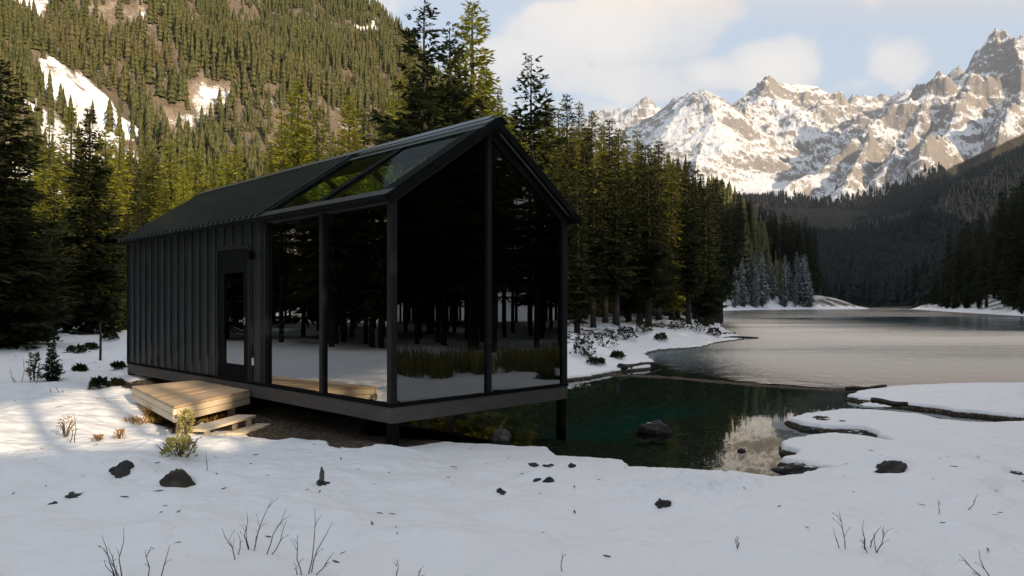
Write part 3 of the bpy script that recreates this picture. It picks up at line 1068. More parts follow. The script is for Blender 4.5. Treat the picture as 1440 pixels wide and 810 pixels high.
for k in range(104):
    if k % 3 < 1:
        px = rt.uniform(1030, 1146)
        Y = shore_y(px) + rt.uniform(1, 12)
        tree(px, rt.uniform(352, 412), Y, rt.choice(['narrow', 'mid', 'full']), 'snow_spruce', 'snow dusted spruce at the waterline of the far shore', G_F, rt.uniform(.8, 1.1))
    else:
        px = rt.uniform(1020, 1150)
        Y = shore_y(px) + rt.uniform(14, 75)
        top = np.interp(px, [1012, 1060, 1142], [258, 285, 318]) + rt.uniform(-10, 30)
        tree(px, top, Y, rt.choice(['narrow', 'mid', 'stem']), 'dark_spruce', 'tall dark spruce on the far shore beyond the lake bank', 'tall spruces on the far shore', rt.uniform(.75, 1.1))
# right shore
for k in range(44):
    px = rt.uniform(1284, 1475)
    Y0 = float(np.interp(px, [1284, 1330, 1380, 1440], [330, 200, 155, 120]))
    Y = Y0 * rt.uniform(1.02, 1.5)
    top = np.interp(px, [1284, 1320, 1380, 1440, 1475], [366, 335, 290, 244, 225]) + rt.uniform(-8, 45)
    tree(px, top, Y, rt.choice(['narrow', 'mid', 'stem']), 'dark_spruce', 'dark narrow spruce above the snowy right lake shore', G_R, rt.uniform(.85, 1.2))
for k in range(14):
    px = rt.uniform(1290, 1450)
    Y0 = float(np.interp(px, [1284, 1330, 1380, 1440], [330, 200, 155, 116]))
    tree(px, np.interp(px, [1290, 1440], [408, 385]) + rt.uniform(-18, 14), Y0 * rt.uniform(1.0, 1.12), rt.choice(['full', 'mid']), rt.choice(['snow_spruce', 'dark_spruce', 'dark_spruce']),
         'short young spruce low on the snowy right lake shore', G_R + ', waterside', 1.25)

# ------------------------------------------------------------------ forests too many to count
def star_tree(r, tiers, m):
    """a small conifer of jagged tiers, unit height: vertices and triangles"""
    V, T = [], []
    for k in range(tiers):
        z0 = .06 + .90 * k / tiers
        z1 = min(1.0, z0 + 1.75 / tiers)
        rad = .17 * (1 - k / tiers) ** .8 + .02
        b = len(V)
        V.append((r.uniform(-.01, .01), r.uniform(-.01, .01), z1))
        ph = r.uniform(0, 6)
        for j in range(2 * m):
            q = rad * (r.uniform(.75, 1.15) if j % 2 == 0 else r.uniform(.35, .6))
            a = ph + math.pi * j / m
            V.append((q * math.cos(a), q * math.sin(a), z0 - (.035 if j % 2 == 0 else -.02) + r.uniform(-.02, .02)))
        for j in range(2 * m):
            T.append((b, b + 1 + j, b + 1 + (j + 1) % (2 * m)))
    return np.array(V), np.array(T)


def forest(name, P, hgt, mat, tiers=6, m=5, wid=1.0, seed=3):
    r = np.random.default_rng(seed)
    tm = [star_tree(r, tiers, m) for _ in range(7)]
    pick = r.integers(0, 7, len(P))
    VV, FF, off = [], [], 0
    for k in range(7):
        idx = np.where(pick == k)[0]
        if not len(idx):
            continue
        V, T = tm[k]
        a = r.uniform(0, 6.28, len(idx))[:, None]
        h = hgt[idx][:, None]
        w = h * wid * r.uniform(.75, 1.35, (len(idx), 1))
        X = (V[:, 0] * np.cos(a) - V[:, 1] * np.sin(a)) * w + P[idx, 0:1]
        Y = (V[:, 0] * np.sin(a) + V[:, 1] * np.cos(a)) * w + P[idx, 1:2]
        Z = V[:, 2] * h + P[idx, 2:3] - .04 * h
        VV.append(np.stack([X, Y, Z], -1).reshape(-1, 3))
        FF.append((T[None] + (np.arange(len(idx)) * len(V))[:, None, None] + off).reshape(-1, 3))
        off += len(idx) * len(V)
    me = np_mesh(name, np.concatenate(VV), [np.concatenate(FF)])
    return tag(link(name, me, MAT[mat]), kind='stuff')


r = np.random.default_rng(11)
# left hill
n = 100000
A = np.arctan((r.uniform(-160, 1160, n) - CX) / F)
D = np.sqrt(r.uniform(85 ** 2, 960 ** 2, n))
X, Y = D * np.sin(A), D * np.cos(A)
Z, sd, hm, _ = terrain(X, Y, True)
pf, prk = patchness(X, Y)
dens = .60 + .75 * fbm(X * .012, Y * .012, 3)
keep = hm & (Z > 3.0) & (Y > 85) & (sd > 4) & (r.random(n) < dens * (1 - .97 * pf)) & ~((X > 20) & (Y < 140))
P = np.stack([X, Y, Z], -1)[keep]
h = r.uniform(4.5, 13.0, len(P)) * (1 + .45 * np.clip(fbm(P[:, 0] * .02, P[:, 1] * .02, 3), -1, 1)) * np.where(P[:, 1] < 200, .75, 1.0)
o = forest('hillside_forest', P, h, 'hill_trees', 6, 5, .80, 5)
tag(o, 'dense olive brown conifer forest covering the sunlit hill on the left', 'forest')
NHILL = len(P)
# valley floor and right slopes
n = 60000
A = np.arctan((r.uniform(985, 1500, n) - CX) / F)
D = np.sqrt(r.uniform(250 ** 2, 2250 ** 2, n))
X, Y = D * np.sin(A), D * np.cos(A)
Z, sd, hm, _ = terrain(X, Y, True)
pxp = CX + X / Y * F
pyp = HY - (Z - CAMZ) * F / Y
keep = ~hm & (sd > 3) & (pyp > treeline(pxp) + 4 * r.normal(0, 1.6, n)) & (r.random(n) < .95)
keep &= ~((Y < 480) & (X < 200))
P = np.stack([X, Y, Z], -1)[keep]
h = r.uniform(13, 25, len(P))
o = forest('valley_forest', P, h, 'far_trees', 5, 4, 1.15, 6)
tag(o, 'dark shaded conifer forest filling the valley beyond the lake', 'forest')
NVAL = len(P)
# waterside rank at the far end
# the forest behind the camera and along the right, outside the picture: set there to shade the shore and show in the glass
PB, HB = [], []
for s in np.arange(-70, 40, 2.6):
    for t in np.arange(-26, -14, 4.2):
        ss, tt = s + r.uniform(-1, 1), t + r.uniform(-1.2, 1.2)
        x, y = st(ss, tt)
        PB.append((x, y, ground(x, y)))
        HB.append((ss, tt))
PB = np.array(PB)


# branches: big flat boughs with the lowest ones above the sunbeam gap
def boughs(name, items, mat, seed, k=11, wf=1.0):
    """items: x, y, z0, crown base, top, radius -> one mesh of drooping needle boughs and trunks"""
    rr = np.random.default_rng(seed)
    VV, TF, TV, off = [], [], [], 0
    for (x, y, z0, zb, zt, R) in items:
        nlev = max(6, int((zt - zb) / .55))
        for i in range(nlev):
            u = (i + rr.random()) / nlev
            L = R * (1 - u) ** .8 + .15
            a = rr.uniform(0, 6.28, k)
            z = zb + (zt - zb) * u
            s0 = rr.uniform(.05, .35, k)
            w = rr.uniform(.22, .40, k) * L * wf
            dz = -.28 * L * rr.uniform(.2, 1.2, k)
            if zb > 3:
                dz = np.maximum(dz, (zb - z) * .9)
            hx, hy = np.cos(a), np.sin(a)
            b = np.stack([x + hx * L * s0, y + hy * L * s0, z + 0 * a], -1)
            t = np.stack([x + hx * L, y + hy * L, z + dz], -1)
            md = (b + t) / 2
            sx = np.stack([-hy * w, hx * w, rr.uniform(-.35, .35, k) * w], -1)
            VV.append(np.stack([b, md + sx, t, md - sx], 1).reshape(-1, 3))
        tv = MB().tube([(x, y, z0 - .5), (x, y, zt * .4 + z0 * .6), (x, y, zt)], [.12, .08, .02], 6)
        TV.append(tv)
    V = np.concatenate(VV)
    q = np.arange(len(V)).reshape(-1, 4)
    tvv, tff, o2 = [], [], len(V)
    for tv in TV:
        tvv += tv.V
        for f in tv.Fn:
            if len(f) == 4:
                tff.append([i + o2 for i in f])
        o2 += len(tv.V)
    me = np_mesh(name, np.concatenate([V, np.array(tvv)]), [q, np.array(tff)])
    return tag(link(name, me, MAT[mat]), kind='stuff')


items = []
for (x, y, z0), (ss, tt) in zip(PB, HB):
    ztop = h0(ss) - tt * TAN + r.uniform(-2, 2.5)
    if ss < 4.7:
        tn, tf = beam(ss)
        lo, hi = .3 + (tn - tt) * TAN, .3 + (tf - tt) * TAN
        items.append((x, y, z0, max(z0 + .5, hi + .4), ztop, 2.4))
    else:
        items.append((x, y, z0, z0 + 2.5, ztop, 2.4))
o = boughs('shore_forest', items, 'dark_spruce', 9)
tag(o, 'unseen forest behind the camera, shaped to shade the shore', 'forest')
items = []
for k in range(240):
    x = r.uniform(15, 60)
    y = r.uniform(-12, min(40, x * .98 - 4))
    if PERP[0] * x + PERP[1] * y < 13:
        continue
    items.append((x, y, ground(x, y), ground(x, y) + r.uniform(1.6, 3.4), ground(x, y) + r.uniform(9, 16), 1.5))
for k in range(170):
    y = r.uniform(2, 34)
    x = -r.uniform(17 + .75 * max(0, y - 12), 46 + .3 * y)
    if x < -.80 * y - 3:
        items.append((x, y, ground(x, y), ground(x, y) + r.uniform(.6, 2.0), ground(x, y) + r.uniform(9, 14), 1.7))
o = boughs('side_forest', items, 'dark_spruce', 10, 60, .15)
tag(o, 'dark forest beside the lake shore mirrored in the cabin glass', 'forest')

rr = np.random.default_rng(77)
n = 9000
sy = rr.uniform(5.5, 14.5, n)
sx = .745 * sy + .45 + 2.6 * rr.random(n) ** 1.3
sz = terrain(sx, sy)
m_ = fbm(sx * 1.3, sy * 1.3, 2) > -.25
sx, sy, sz = sx[m_], sy[m_], sz[m_]
n = len(sx)
a = rr.uniform(0, 6.28, n)
hh_ = rr.uniform(.3, .75, n)
b = np.stack([sx, sy, sz - .03], -1)
t = b + np.stack([np.cos(a) * hh_ * .3, np.sin(a) * hh_ * .3, hh_], -1)
m_ = (b + t) / 2 + np.stack([0 * a, 0 * a, hh_ * .08], -1)
s_ = np.stack([-np.sin(a), np.cos(a), 0 * a], -1) * .011
V = np.stack([b - s_, b + s_, m_ + s_, t, m_ - s_], 1).reshape(-1, 3)
i = np.arange(n)[:, None] * 5
o = link('sedge', np_mesh('sedge', V, [np.concatenate([i, i + 1, i + 2, i + 4], 1), np.concatenate([i + 4, i + 2, i + 3], 1)]), MAT['sedge'])
tag(o, 'olive sedge on the snowy shore mirrored low in the gable glass', 'sedge', kind='stuff')

# ------------------------------------------------------------------ the cabin
W, L = 3.4, 9.7
EAVE, RIDGE = 2.70, 3.86
SL = (RIDGE - EAVE) / (W / 2)
c = empty('black_cabin', (C0[0], C0[1], FLOOR), YAW, 'black metal and glass gabled cabin on stilts at the edge of the lake', 'cabin')
GB = 3.28                                   # where the glazed end stops


def roof_z(x):
    return RIDGE - SL * abs(x - W / 2)


# floor beam ring
b = MB()
b.box(-.02, W + .02, -.02, .13, -.215, -.012)
b.box(-.02, .13, .13, L + .02, -.215, -.012)
b.box(W - .13, W + .02, .13, L + .02, -.215, -.012)
b.box(.13, W - .13, L - .13, L + .02, -.215, -.012)
b.build('floor_beam', MAT['beam'], c, .006)
MB().box(-.03, W + .03, -.03, L + .03, -.010, .028).build('floor_edge', MAT['black'], c)
MB().box(.05, W - .05, .05, L - .05, .030, .05).build('floor', MAT['inside_floor'], c)
# legs
for (x, y, w) in ((.06, .05, .055), (W - .06, .05, .055), (.05, L - .05, .06), (W - .06, L - .06, .06), (.06, 5.0, .05), (W - .06, 5.0, .05)):
    gx_, gy_ = cab(x, y)
    zb = min(ground(gx_, gy_), 0) - FLOOR - .25
    MB().box(x - w, x + w, y - w, y + w, zb, -.20).build('leg', MAT['black'], c)
# solid walls with standing seams
DY0, DY1, DH = 3.86, 5.10, 2.26
b = MB()
ye = L - .02
b.box(.0, .08, DY1, ye, .03, EAVE - .02)
b.box(.0, .08, GB + .16, DY0, .03, EAVE - .02)
b.box(.0, .08, DY0, DY1, DH, EAVE - .02)
y = ye - .02
first = True
while y > GB + .2:
    z0 = DH if DY0 - .02 < y < DY1 + .02 else .03
    b.box(-.028, .002, y - .012, y + .012, z0, EAVE - .025)
    y -= .345
b.build('cladding_wall', MAT['cladding'], c, .003)
b = MB()
b.box(W - .08, W, GB + .16, ye, .03, EAVE - .02)
b.build('cladding_wall', MAT['cladding'], c)
b = MB()
b.prism([(0.08, .03), (W - .08, .03), (W - .08, EAVE - .05), (W / 2, RIDGE - .12), (.08, EAVE - .05)], 'y', L - .10, L - .02)
b.build('rear_wall', MAT['cladding'], c)
b = MB()
b.prism([(0.085, .05), (W - .085, .05), (W - .085, EAVE - .05), (W / 2, RIDGE - .14), (.085, EAVE - .05)], 'y', 6.36, 6.44)
b.build('inner_wall', MAT['inside'], c)  # partition added to keep the inside dark
# corner trim at the far end
MB().box(-.03, .04, ye - .03, L + .02, .03, EAVE - .02).build('corner_trim', MAT['black'], c, .004)
# posts
def post(x0, x1, y0, y1, z1, mat='frame_dark'):
    return MB().box(x0, x1, y0, y1, .03, z1).build('post', MAT[mat], c, .006)


post(-.015, .08, -.015, .08, EAVE - .03)
post(W - .085, W + .015, -.02, .09, EAVE - .03)
post(W / 2 - .04, W / 2 + .04, -.02, .09, RIDGE - .16)
post(-.015, .08, 1.62, 1.71, EAVE - .06)
post(-.03, .10, GB + .02, GB + .10, EAVE - .03)
post(-.035, .10, GB + .115, GB + .21, EAVE - .03)
post(W - .08, W + .01, GB, GB + .15, EAVE - .03)
# head beams under the eaves of the glazed end
MB().box(-.01, .09, .083, GB + .018, EAVE - .12, EAVE - .035).build('head_beam', MAT['frame_dark'], c, .004)
MB().box(W - .09, W + .005, .09, GB, EAVE - .12, EAVE - .035).build('head_beam', MAT['frame_dark'], c, .004)
# side panes
for (y0, y1) in ((.085, 1.615), (1.715, GB + .015)):
    MB().box(.03, .05, y0, y1, .03, EAVE - .125).build('glass_pane', MAT['glass'], c)
MB().box(W - .05, W - .03, .095, GB - .005, .03, EAVE - .125).build('glass_pane', MAT['glass'], c)
# gable panes
for (x0, x1) in ((.085, W / 2 - .045), (W / 2 + .045, W - .09)):
    MB().prism([(x0, .03), (x1, .03), (x1, roof_z(x1) - .14), (x0, roof_z(x0) - .14)], 'y', .02, .04).build('glass_pane', MAT['front_glass'], c)
# gable beams following the slope
for sgn in (-1, 1):
    xe, xr = (0.082, W / 2 - .001) if sgn < 0 else (W - .09, W / 2 + .001)
    MB().prism([(xe, roof_z(xe) - .145), (xr, RIDGE - .145), (xr, RIDGE - .045), (xe, roof_z(xe) - .045)], 'y', -.012, .08).build('gable_beam', MAT['frame_dark'], c)
# roof: two slopes, glazed over the front bay
OV, FO, RO = .16, .17, .12                   # overhang at the eaves, at the gable, at the rear
TH = .07
for sgn in (-1, 1):
    xe = -OV if sgn < 0 else W + OV
    ze = RIDGE - SL * (W / 2 + OV)
    xr = W / 2
    nrm = Vector((sgn * SL, 0, 1)).normalized()

    def q(x, yy, up=0.0):
        return Vector((x, yy, roof_z(x))) + nrm * (up + TH)

    def sl(bm_, xa, xb, ya, yb, up=0.0, th=TH):
        qd = [q(xa, ya, up), q(xb, ya, up), q(xb, yb, up), q(xa, yb, up)]
        if sgn > 0:
            qd = qd[::-1]
        bm_.slab(qd, nrm, th)
    ym = GB - .05 if sgn < 0 else 6.3
    b = MB()
    sl(b, xe, xr, ym, L + RO)
    yy = ym + .03
    while yy < L + RO - .02:
        sl(b, xe + sgn * -.0 if False else xe, xr, yy - .018, yy + .018, .044, .048)
        yy += .205
    b.build('roof', MAT['roof'], c)
    # frame of the roof glazing: eave rail, ridge rail, rafters
    b = MB()
    xi = xe - sgn * .13
    xq = xr + sgn * .26
    sl(b, xe, xi, -FO, ym - .002)
    b.build('eave_rail', MAT['black' if sgn > 0 else 'frame_dark'], c)
    b = MB()
    sl(b, xq, xr, -FO, ym - .002)
    b.build('ridge_rail', MAT['roof'], c)
    for (ya, yb) in ((-FO, .10), (1.56, 1.76), (ym - .13, ym - .002)) + (() if sgn < 0 else ((3.3, 3.4), (4.8, 4.9))):
        b = MB()
        sl(b, xi + -sgn * .001, xq + sgn * .001, ya, yb)
        b.build('rafter', MAT['black'], c)
    for (ya, yb) in ((.102, 1.558), (1.762, ym - .132)) if sgn < 0 else ((.102, 1.558), (1.762, 3.298), (3.402, 4.798), (4.902, ym - .132)):
        b = MB()
        sl(b, xi - sgn * .002, xq + sgn * .002, ya, yb, -.02, .012)
        b.build('roof_pane', MAT['roof_glass'], c)
    # barge board along the gable edge
    b = MB()
    qd = [Vector((xe, -FO - .022, roof_z(xe) - .06)), Vector((xe, -FO - .002, roof_z(xe) - .06)), Vector((xr, -FO - .002, RIDGE - .06)), Vector((xr, -FO - .022, RIDGE - .06))]
    up = Vector((0, 0, .118))
    b.hexa([*qd, *[v + up for v in qd]])
    b.build('barge_board', MAT['black'], c)
    # thin pale drip edge under the right-hand slope
    if sgn > 0:
        b = MB()
        qd = [Vector((x_, y_, roof_z(x_) - .082)) for (x_, y_) in ((xe - .25, -FO + .03), (xe - .25, -FO + .055), (xr + .10, -FO + .055), (xr + .10, -FO + .03))]
        b.hexa([*qd, *[v + Vector((0, 0, .018)) for v in qd]])
        b.build('drip_edge', MAT['beam'], c)
# ridge cap and gutter
b = MB()
for sgn in (-1, 1):
    nrm = Vector((sgn * SL, 0, 1)).normalized()
    x0 = W / 2 + sgn * .13
    qd = [Vector((x0, y_, roof_z(x0))) + nrm * (TH + .034 + .018) for y_ in (-FO - .03, L + RO + .01)]
    qr = [Vector((W / 2, y_, RIDGE)) + nrm * (TH + .034 + .018) for y_ in (-FO - .03, L + RO + .01)]
    b.slab([qd[0], qr[0], qr[1], qd[1]] if sgn < 0 else [qr[0], qd[0], qd[1], qr[1]], nrm, .014)
b.build('ridge_cap', MAT['roof'], c)
zg = RIDGE - SL * (W / 2 + OV) + .02
MB().box(-OV - .055, -OV - .003, -FO, L + RO, zg - .03, zg + .035).build('gutter', MAT['black'], c, .006)
# door
d = MB()
d.box(-.012, .05, DY0 + .05, DY0 + .22, .04, DH - .05)
d.box(-.012, .05, DY1 - .27, DY1 - .05, .04, DH - .05)
d.box(-.012, .05, DY0 + .22, DY1 - .27, .04, .28)
d.box(-.012, .05, DY0 + .22, DY1 - .27, 1.82, DH - .05)
door = d.build('door', MAT['black'], c, .004)
MB().box(.012, .026, DY0 + .22, DY1 - .27, .28, 1.82).build('door_pane', MAT['glass'], door)
hb = MB()
hb.box(-.055, -.013, DY0 + .17, DY0 + .21, 1.00, 1.04)
hb.box(-.075, -.055, DY0 + .155, DY0 + .27, 1.005, 1.035)
hb.box(-.022, -.0125, DY0 + .16, DY0 + .22, .96, 1.08)
hb.build('handle', MAT['steel'], door, .004)
f = MB()
f.box(-.03, .09, DY0 - .02, DY0 + .045, .03, DH)
f.box(-.03, .09, DY1 - .045, DY1 + .02, .03, DH)
f.box(-.03, .09, DY0 + .045, DY1 - .045, DH - .045, DH + .03)
f.box(-.035, .09, DY0 + .045, DY1 - .045, .03, .038)
f.build('door_frame', MAT['frame_dark'], c, .004)
lm = MB()
lm.box(-.10, -.028, DY0 - .16, DY0 - .06, 2.02, 2.16)
lm.build('wall_lamp', MAT['black'], c, .008)
MB().box(-.022, .0, DY0 - .13, DY0 - .09, .30, .42).build('socket', MAT['white'], c, .003)

# ------------------------------------------------------------------ deck and step in front of the door
D0, D1, D2, D3 = (-1.63, 2.72), (-.05, 3.78), (-.05, 5.95), (-1.20, 5.75)       # near, right, back, left (cabin axes)
ZD = -.10
dk = empty('wooden_deck', (*cab(-.7, 4.4), ground(*cab(-.7, 4.4))), YAW, 'small sunlit larch deck in front of the cabin door', 'deck')
dk_l = Vector((-.7, 4.4, dk.location.z - FLOOR))


def dl(x, y, z):
    return (x - dk_l.x, y - dk_l.y, z - dk_l.z)


def lerp2(a, b, t):
    return (a[0] + (b[0] - a[0]) * t, a[1] + (b[1] - a[1]) * t)


NP = 13
b = MB()
for k in range(NP):
    t0, t1 = (k + .025) / NP, (k + .975) / NP
    a0, a1 = lerp2(D0, D3, t0), lerp2(D0, D3, t1)
    b0, b1 = lerp2(D1, D2, t0), lerp2(D1, D2, t1)
    j = random.uniform(-.004, .004)
    b.hexa([dl(*a0, ZD - .035), dl(*b0, ZD - .035), dl(*b1, ZD - .035), dl(*a1, ZD - .035), dl(*a0, ZD + j), dl(*b0, ZD + j), dl(*b1, ZD + j), dl(*a1, ZD + j)])
b.build('deck_boards', MAT['deck'], dk, .003)


def board(pa, pb, z0, z1, th, name, mat, nudge=0.0):
    a, bb = Vector((*pa, 0)), Vector((*pb, 0))
    dr = (bb - a).normalized()
    nn = Vector((dr.y, -dr.x, 0))
    a, bb = a + nn * (.004 + nudge), bb + nn * (.004 + nudge)
    p = [a, bb, bb - nn * th, a - nn * th]
    return MB().hexa([dl(v.x, v.y, z0) for v in p] + [dl(v.x, v.y, z1) for v in p]).build(name, MAT[mat], dk, .003)


for (pa, pb) in ((D0, D1), (D3, D0)):
    board(pa, pb, ZD - .125, ZD - .039, .03, 'fascia_board', 'deck_edge')
    board(pa, pb, ZD - .225, ZD - .133, .03, 'fascia_board', 'deck_edge')
for p in ((-1.45, 2.98), (-.35, 3.8), (-1.08, 5.55), (-.3, 5.7)):
    wx_, wy_ = cab(*p)
    zb = ground(wx_, wy_) - FLOOR - .1
    MB().box(p[0] - dk_l.x - .045, p[0] - dk_l.x + .045, p[1] - dk_l.y - .045, p[1] - dk_l.y + .045, zb - dk_l.z, ZD - .045 - dk_l.z).build('leg', MAT['deck'], dk)

# step below the deck edge
e = Vector((D1[0] - D0[0], D1[1] - D0[1], 0)).normalized()
en = Vector((e.y, -e.x, 0))


def step(a, bb, off, depth, z, legs, label, name):
    o0 = Vector((*D0, 0)) + e * a + en * off
    gx0, gy0 = cab(o0.x, o0.y)
    zg = ground(gx0, gy0)
    o = empty(name, (gx0, gy0, zg), YAW + math.atan2(e.y, e.x), label, 'step')
    ln = bb - a
    zz = z + FLOOR - zg
    MB().box(0, ln, -depth, 0, zz - .035, zz).build('tread', MAT['deck_edge'], o, .004)
    for lx_ in legs:
        MB().box(lx_ - .03, lx_ + .03, -.07, -.01, -.15, zz - .036).build('leg', MAT['deck_edge'], o, .003)
        MB().box(lx_ - .03, lx_ + .03, -depth + .01, -depth + .07, -.15, zz - .036).build('leg', MAT['deck_edge'], o, .003)
    return o


step(-.22, 1.06, .30, .30, -.36, (.12, 1.14), 'upper wooden step with thin legs below the deck edge', 'wooden_step')
step(.30, 1.10, .58, .24, -.49, (.72,), 'lower wooden step close to the snow in front of the deck', 'wooden_step')

# ------------------------------------------------------------------ stones
def stone_mesh(w, d, h, seed, sub=4, ang=.5):
    bm = bmesh.new()
    bmesh.ops.create_icosphere(bm, subdivisions=sub, radius=1)
    rr = np.random.default_rng(seed)
    o = rr.uniform(0, 40, 2)
    co = np.array([v.co[:] for v in bm.verts])
    pl = rr.normal(0, 1, (9, 3))
    pl /= np.linalg.norm(pl, axis=1)[:, None]
    dd = rr.uniform(.62, .95, 9)
    for k in range(9):
        t = co @ pl[k]
        over = np.maximum(0, t - dd[k])
        co = co - over[:, None] * pl[k] * .85
    nz = fbm(co[:, 0] * 1.5 + o[0], co[:, 1] * 1.5 + co[:, 2] * 1.3 + o[1], 5)
    co = co * (1 + .27 * nz)[:, None]
    co[:, 0] *= w / 2
    co[:, 1] *= d / 2
    co[:, 2] = np.where(co[:, 2] > 0, co[:, 2] * h, co[:, 2] * h * .8)
    for v, p in zip(bm.verts, co):
        v.co = p
    me = bpy.data.meshes.new('stone')
    bm.to_mesh(me)
    bm.free()
    for p in me.polygons:
        p.use_smooth = True
    return me


for k, ((px, py, w, h, mt, lab, hump), (x, y)) in enumerate(zip(STONES, _stone_pos)):
    w_, h_ = w / F * y, h / F * y
    z = ground(x, y)
    flat = h / w < .35
    me = stone_mesh(w_ * 1.05, w_ * (.75 if not flat else .95), h_ * (.92 if not flat else .75) + .015, 40 + k)
    o = link('boulder' if w > 45 else 'stone', me, MAT[mt])
    o.location = (x, y + w_ * .22, z - .012 - .22 * h_)
    o.rotation_euler = (0, 0, random.uniform(-.3, .3))
    tag(o, lab, 'boulder' if w > 45 else 'stone')
# upright stone on the round one
x, y = _stone_pos[4]
o = link('stone', stone_mesh(.05, .045, .075, 90, 3), MAT['rock_wet'])
o.location = (x, y + .02, ground(x, y) + .085)
tag(o, 'tiny pale upright stone balanced on the round black stone', 'stone')
# stones standing in the pond
for k, (px, py, w, h, mt, lab) in enumerate([
    (920, 607, 46, 17, 'rock', 'rounded dark boulder breaking the dark pond water'),
    (1042, 634, 13, 6, 'rock', 'small black stone in the golden reflection'),
    (704, 618, 30, 18, 'rock_wet', 'pale round stone standing in the water below the gable'),
    (650, 614, 44, 7, 'rock_wet', 'wide flat pale stone just under the water below the gable'),
    (607, 612, 46, 6, 'rock_wet', 'flat brown stone in the water next to the near cabin leg'),
    (1118, 640, 30, 9, 'rock', 'dark wet stone at the upper left edge of the middle snow shelf'),
    (1124, 662, 70, 13, 'rock', 'long dark wet slab at the left end of the lower snow notch'),
    (1172, 668, 46, 8, 'rock', 'flat dark slab at the right end of the lower snow notch'),
    (1146, 604, 44, 7, 'rock', 'thin dark slab under the edge of the pointed snow shelf'),
    (1196, 608, 56, 6, 'rock', 'long dark slab in the notch between the snow shelves'),
    (1236, 621, 34, 6, 'rock', 'small dark slab at the inner end of the shelf notch'),
    (1276, 571, 8, 6, 'rock', 'tiny dark stone on the edge of the far snow shelf'),
    (1349, 577, 14, 7, 'rock', 'small grey stone in the channel between the snow shelves'),
]):
    x, y = onz(px, py, 0)
    w_, h_ = w / F * y, h / F * y
    o = link('stone' if w < 45 else 'boulder', stone_mesh(w_, w_ * .8, h_ * .95, 140 + k), MAT[mt])
    o.location = (x, y, -.02 if mt != 'rock_wet' or 'standing' in lab else -.09)
    o.rotation_euler = (0, 0, random.uniform(-.25, .25))
    tag(o, lab, 'stone' if w < 45 else 'boulder')

# pebbles along the waterline and litter on the snow
def scatter(name, P, size, mat, label, flat, seed, lng=1.0):
    rr = np.random.default_rng(seed)
    bm = bmesh.new()
    bmesh.ops.create_icosphere(bm, subdivisions=1, radius=.5)
    bv = np.array([v.co[:] for v in bm.verts])
    bf = np.array([[v.index for v in f.verts] for f in bm.faces])
    bm.free()
    n_ = len(P)
    a_ = rr.uniform(0, 6.28, n_)[:, None]
    sc3 = np.stack([size * lng * rr.uniform(.7, 1.5, n_), size * rr.uniform(.6, 1.1, n_), size * flat * rr.uniform(.6, 1.2, n_)], -1)
    q = bv[None] * sc3[:, None, :] * rr.uniform(.75, 1.25, (n_, len(bv), 1))
    X_ = q[..., 0] * np.cos(a_) - q[..., 1] * np.sin(a_) + P[:, 0:1]
    Y_ = q[..., 0] * np.sin(a_) + q[..., 1] * np.cos(a_) + P[:, 1:2]
    V_ = np.stack([X_, Y_, q[..., 2] + P[:, 2:3]], -1).reshape(-1, 3)
    F_ = (bf[None] + (np.arange(n_) * len(bv))[:, None, None]).reshape(-1, 3)
    return tag(link(name, np_mesh(name, V_, [F_], True), MAT[mat]), label, None, None, 'stuff')


rr = np.random.default_rng(505)
X = rr.uniform(-3.5, 11, 26000)
Y = rr.uniform(7, 22, 26000)
Z, sd, _, _ = terrain(X, Y, True)
k = (sd < .03) & (sd > -.9 * rr.random(len(X)) ** 2 - .02) & (rr.random(len(X)) < .55 + .6 * fbm(X * .9, Y * .9, 2))
P = np.stack([X, Y, Z], -1)[k]
scatter('pebbles', P, rr.uniform(.02, .085, len(P)) * rr.uniform(.5, 1.2, len(P)), 'rock_wet', 'brown and grey pebbles lying along the waterline of the pond', .6, 1)
X = np.concatenate([rr.uniform(-16, -2, 900), rr.uniform(-7, 8, 160), rr.uniform(2, 9, 500)])
Y = np.concatenate([rr.uniform(11, 34, 900), rr.uniform(4.5, 9, 160), rr.uniform(20, 38, 500)])
Z, sd, _, _ = terrain(X, Y, True)
k = sd > .1
P = np.stack([X, Y, Z + .004], -1)[k]
scatter('fallen_needles', P, rr.uniform(.006, .02, len(P)), 'twig', 'small bits of twig and bark lying on the snow', .5, 2, 4.5)

# ------------------------------------------------------------------ driftwood and logs
def log(pa, pb, ra, rb, label, mat='driftwood', knots=3, zoff=.04, name='driftwood_log'):
    a, bb = Vector(pa), Vector(pb)
    mb = MB()
    n_ = 9
    P_, Rr_ = [], []
    for i in range(n_):
        t = i / (n_ - 1)
        p = a.lerp(bb, t) - a
        p += Vector((0, 0, .25 * ra * math.sin(7 * t + a.x)))
        P_.append(p)
        Rr_.append((ra + (rb - ra) * t) * random.uniform(.85, 1.15))
    mb.tube(P_, Rr_, 8)
    for k in range(knots):
        t = random.uniform(.2, .9)
        p = a.lerp(bb, t) - a
        an = random.uniform(0, 6.28)
        q_ = Vector((math.cos(an), math.sin(an), random.uniform(.0, .5))) * random.uniform(1.5, 3.2) * ra
        mb.tube([p, p + q_ * .6, p + q_], [ra * .35, ra * .22, ra * .06], 5)
    o = mb.build(name, MAT[mat], None, 0, True)
    o.location = (a.x, a.y, a.z + zoff)
    return tag(o, label, 'log')


def gz_(px, py):
    x, y = raycast(px, py, 3, 200, 500)
    return (x, y, ground(x, y))


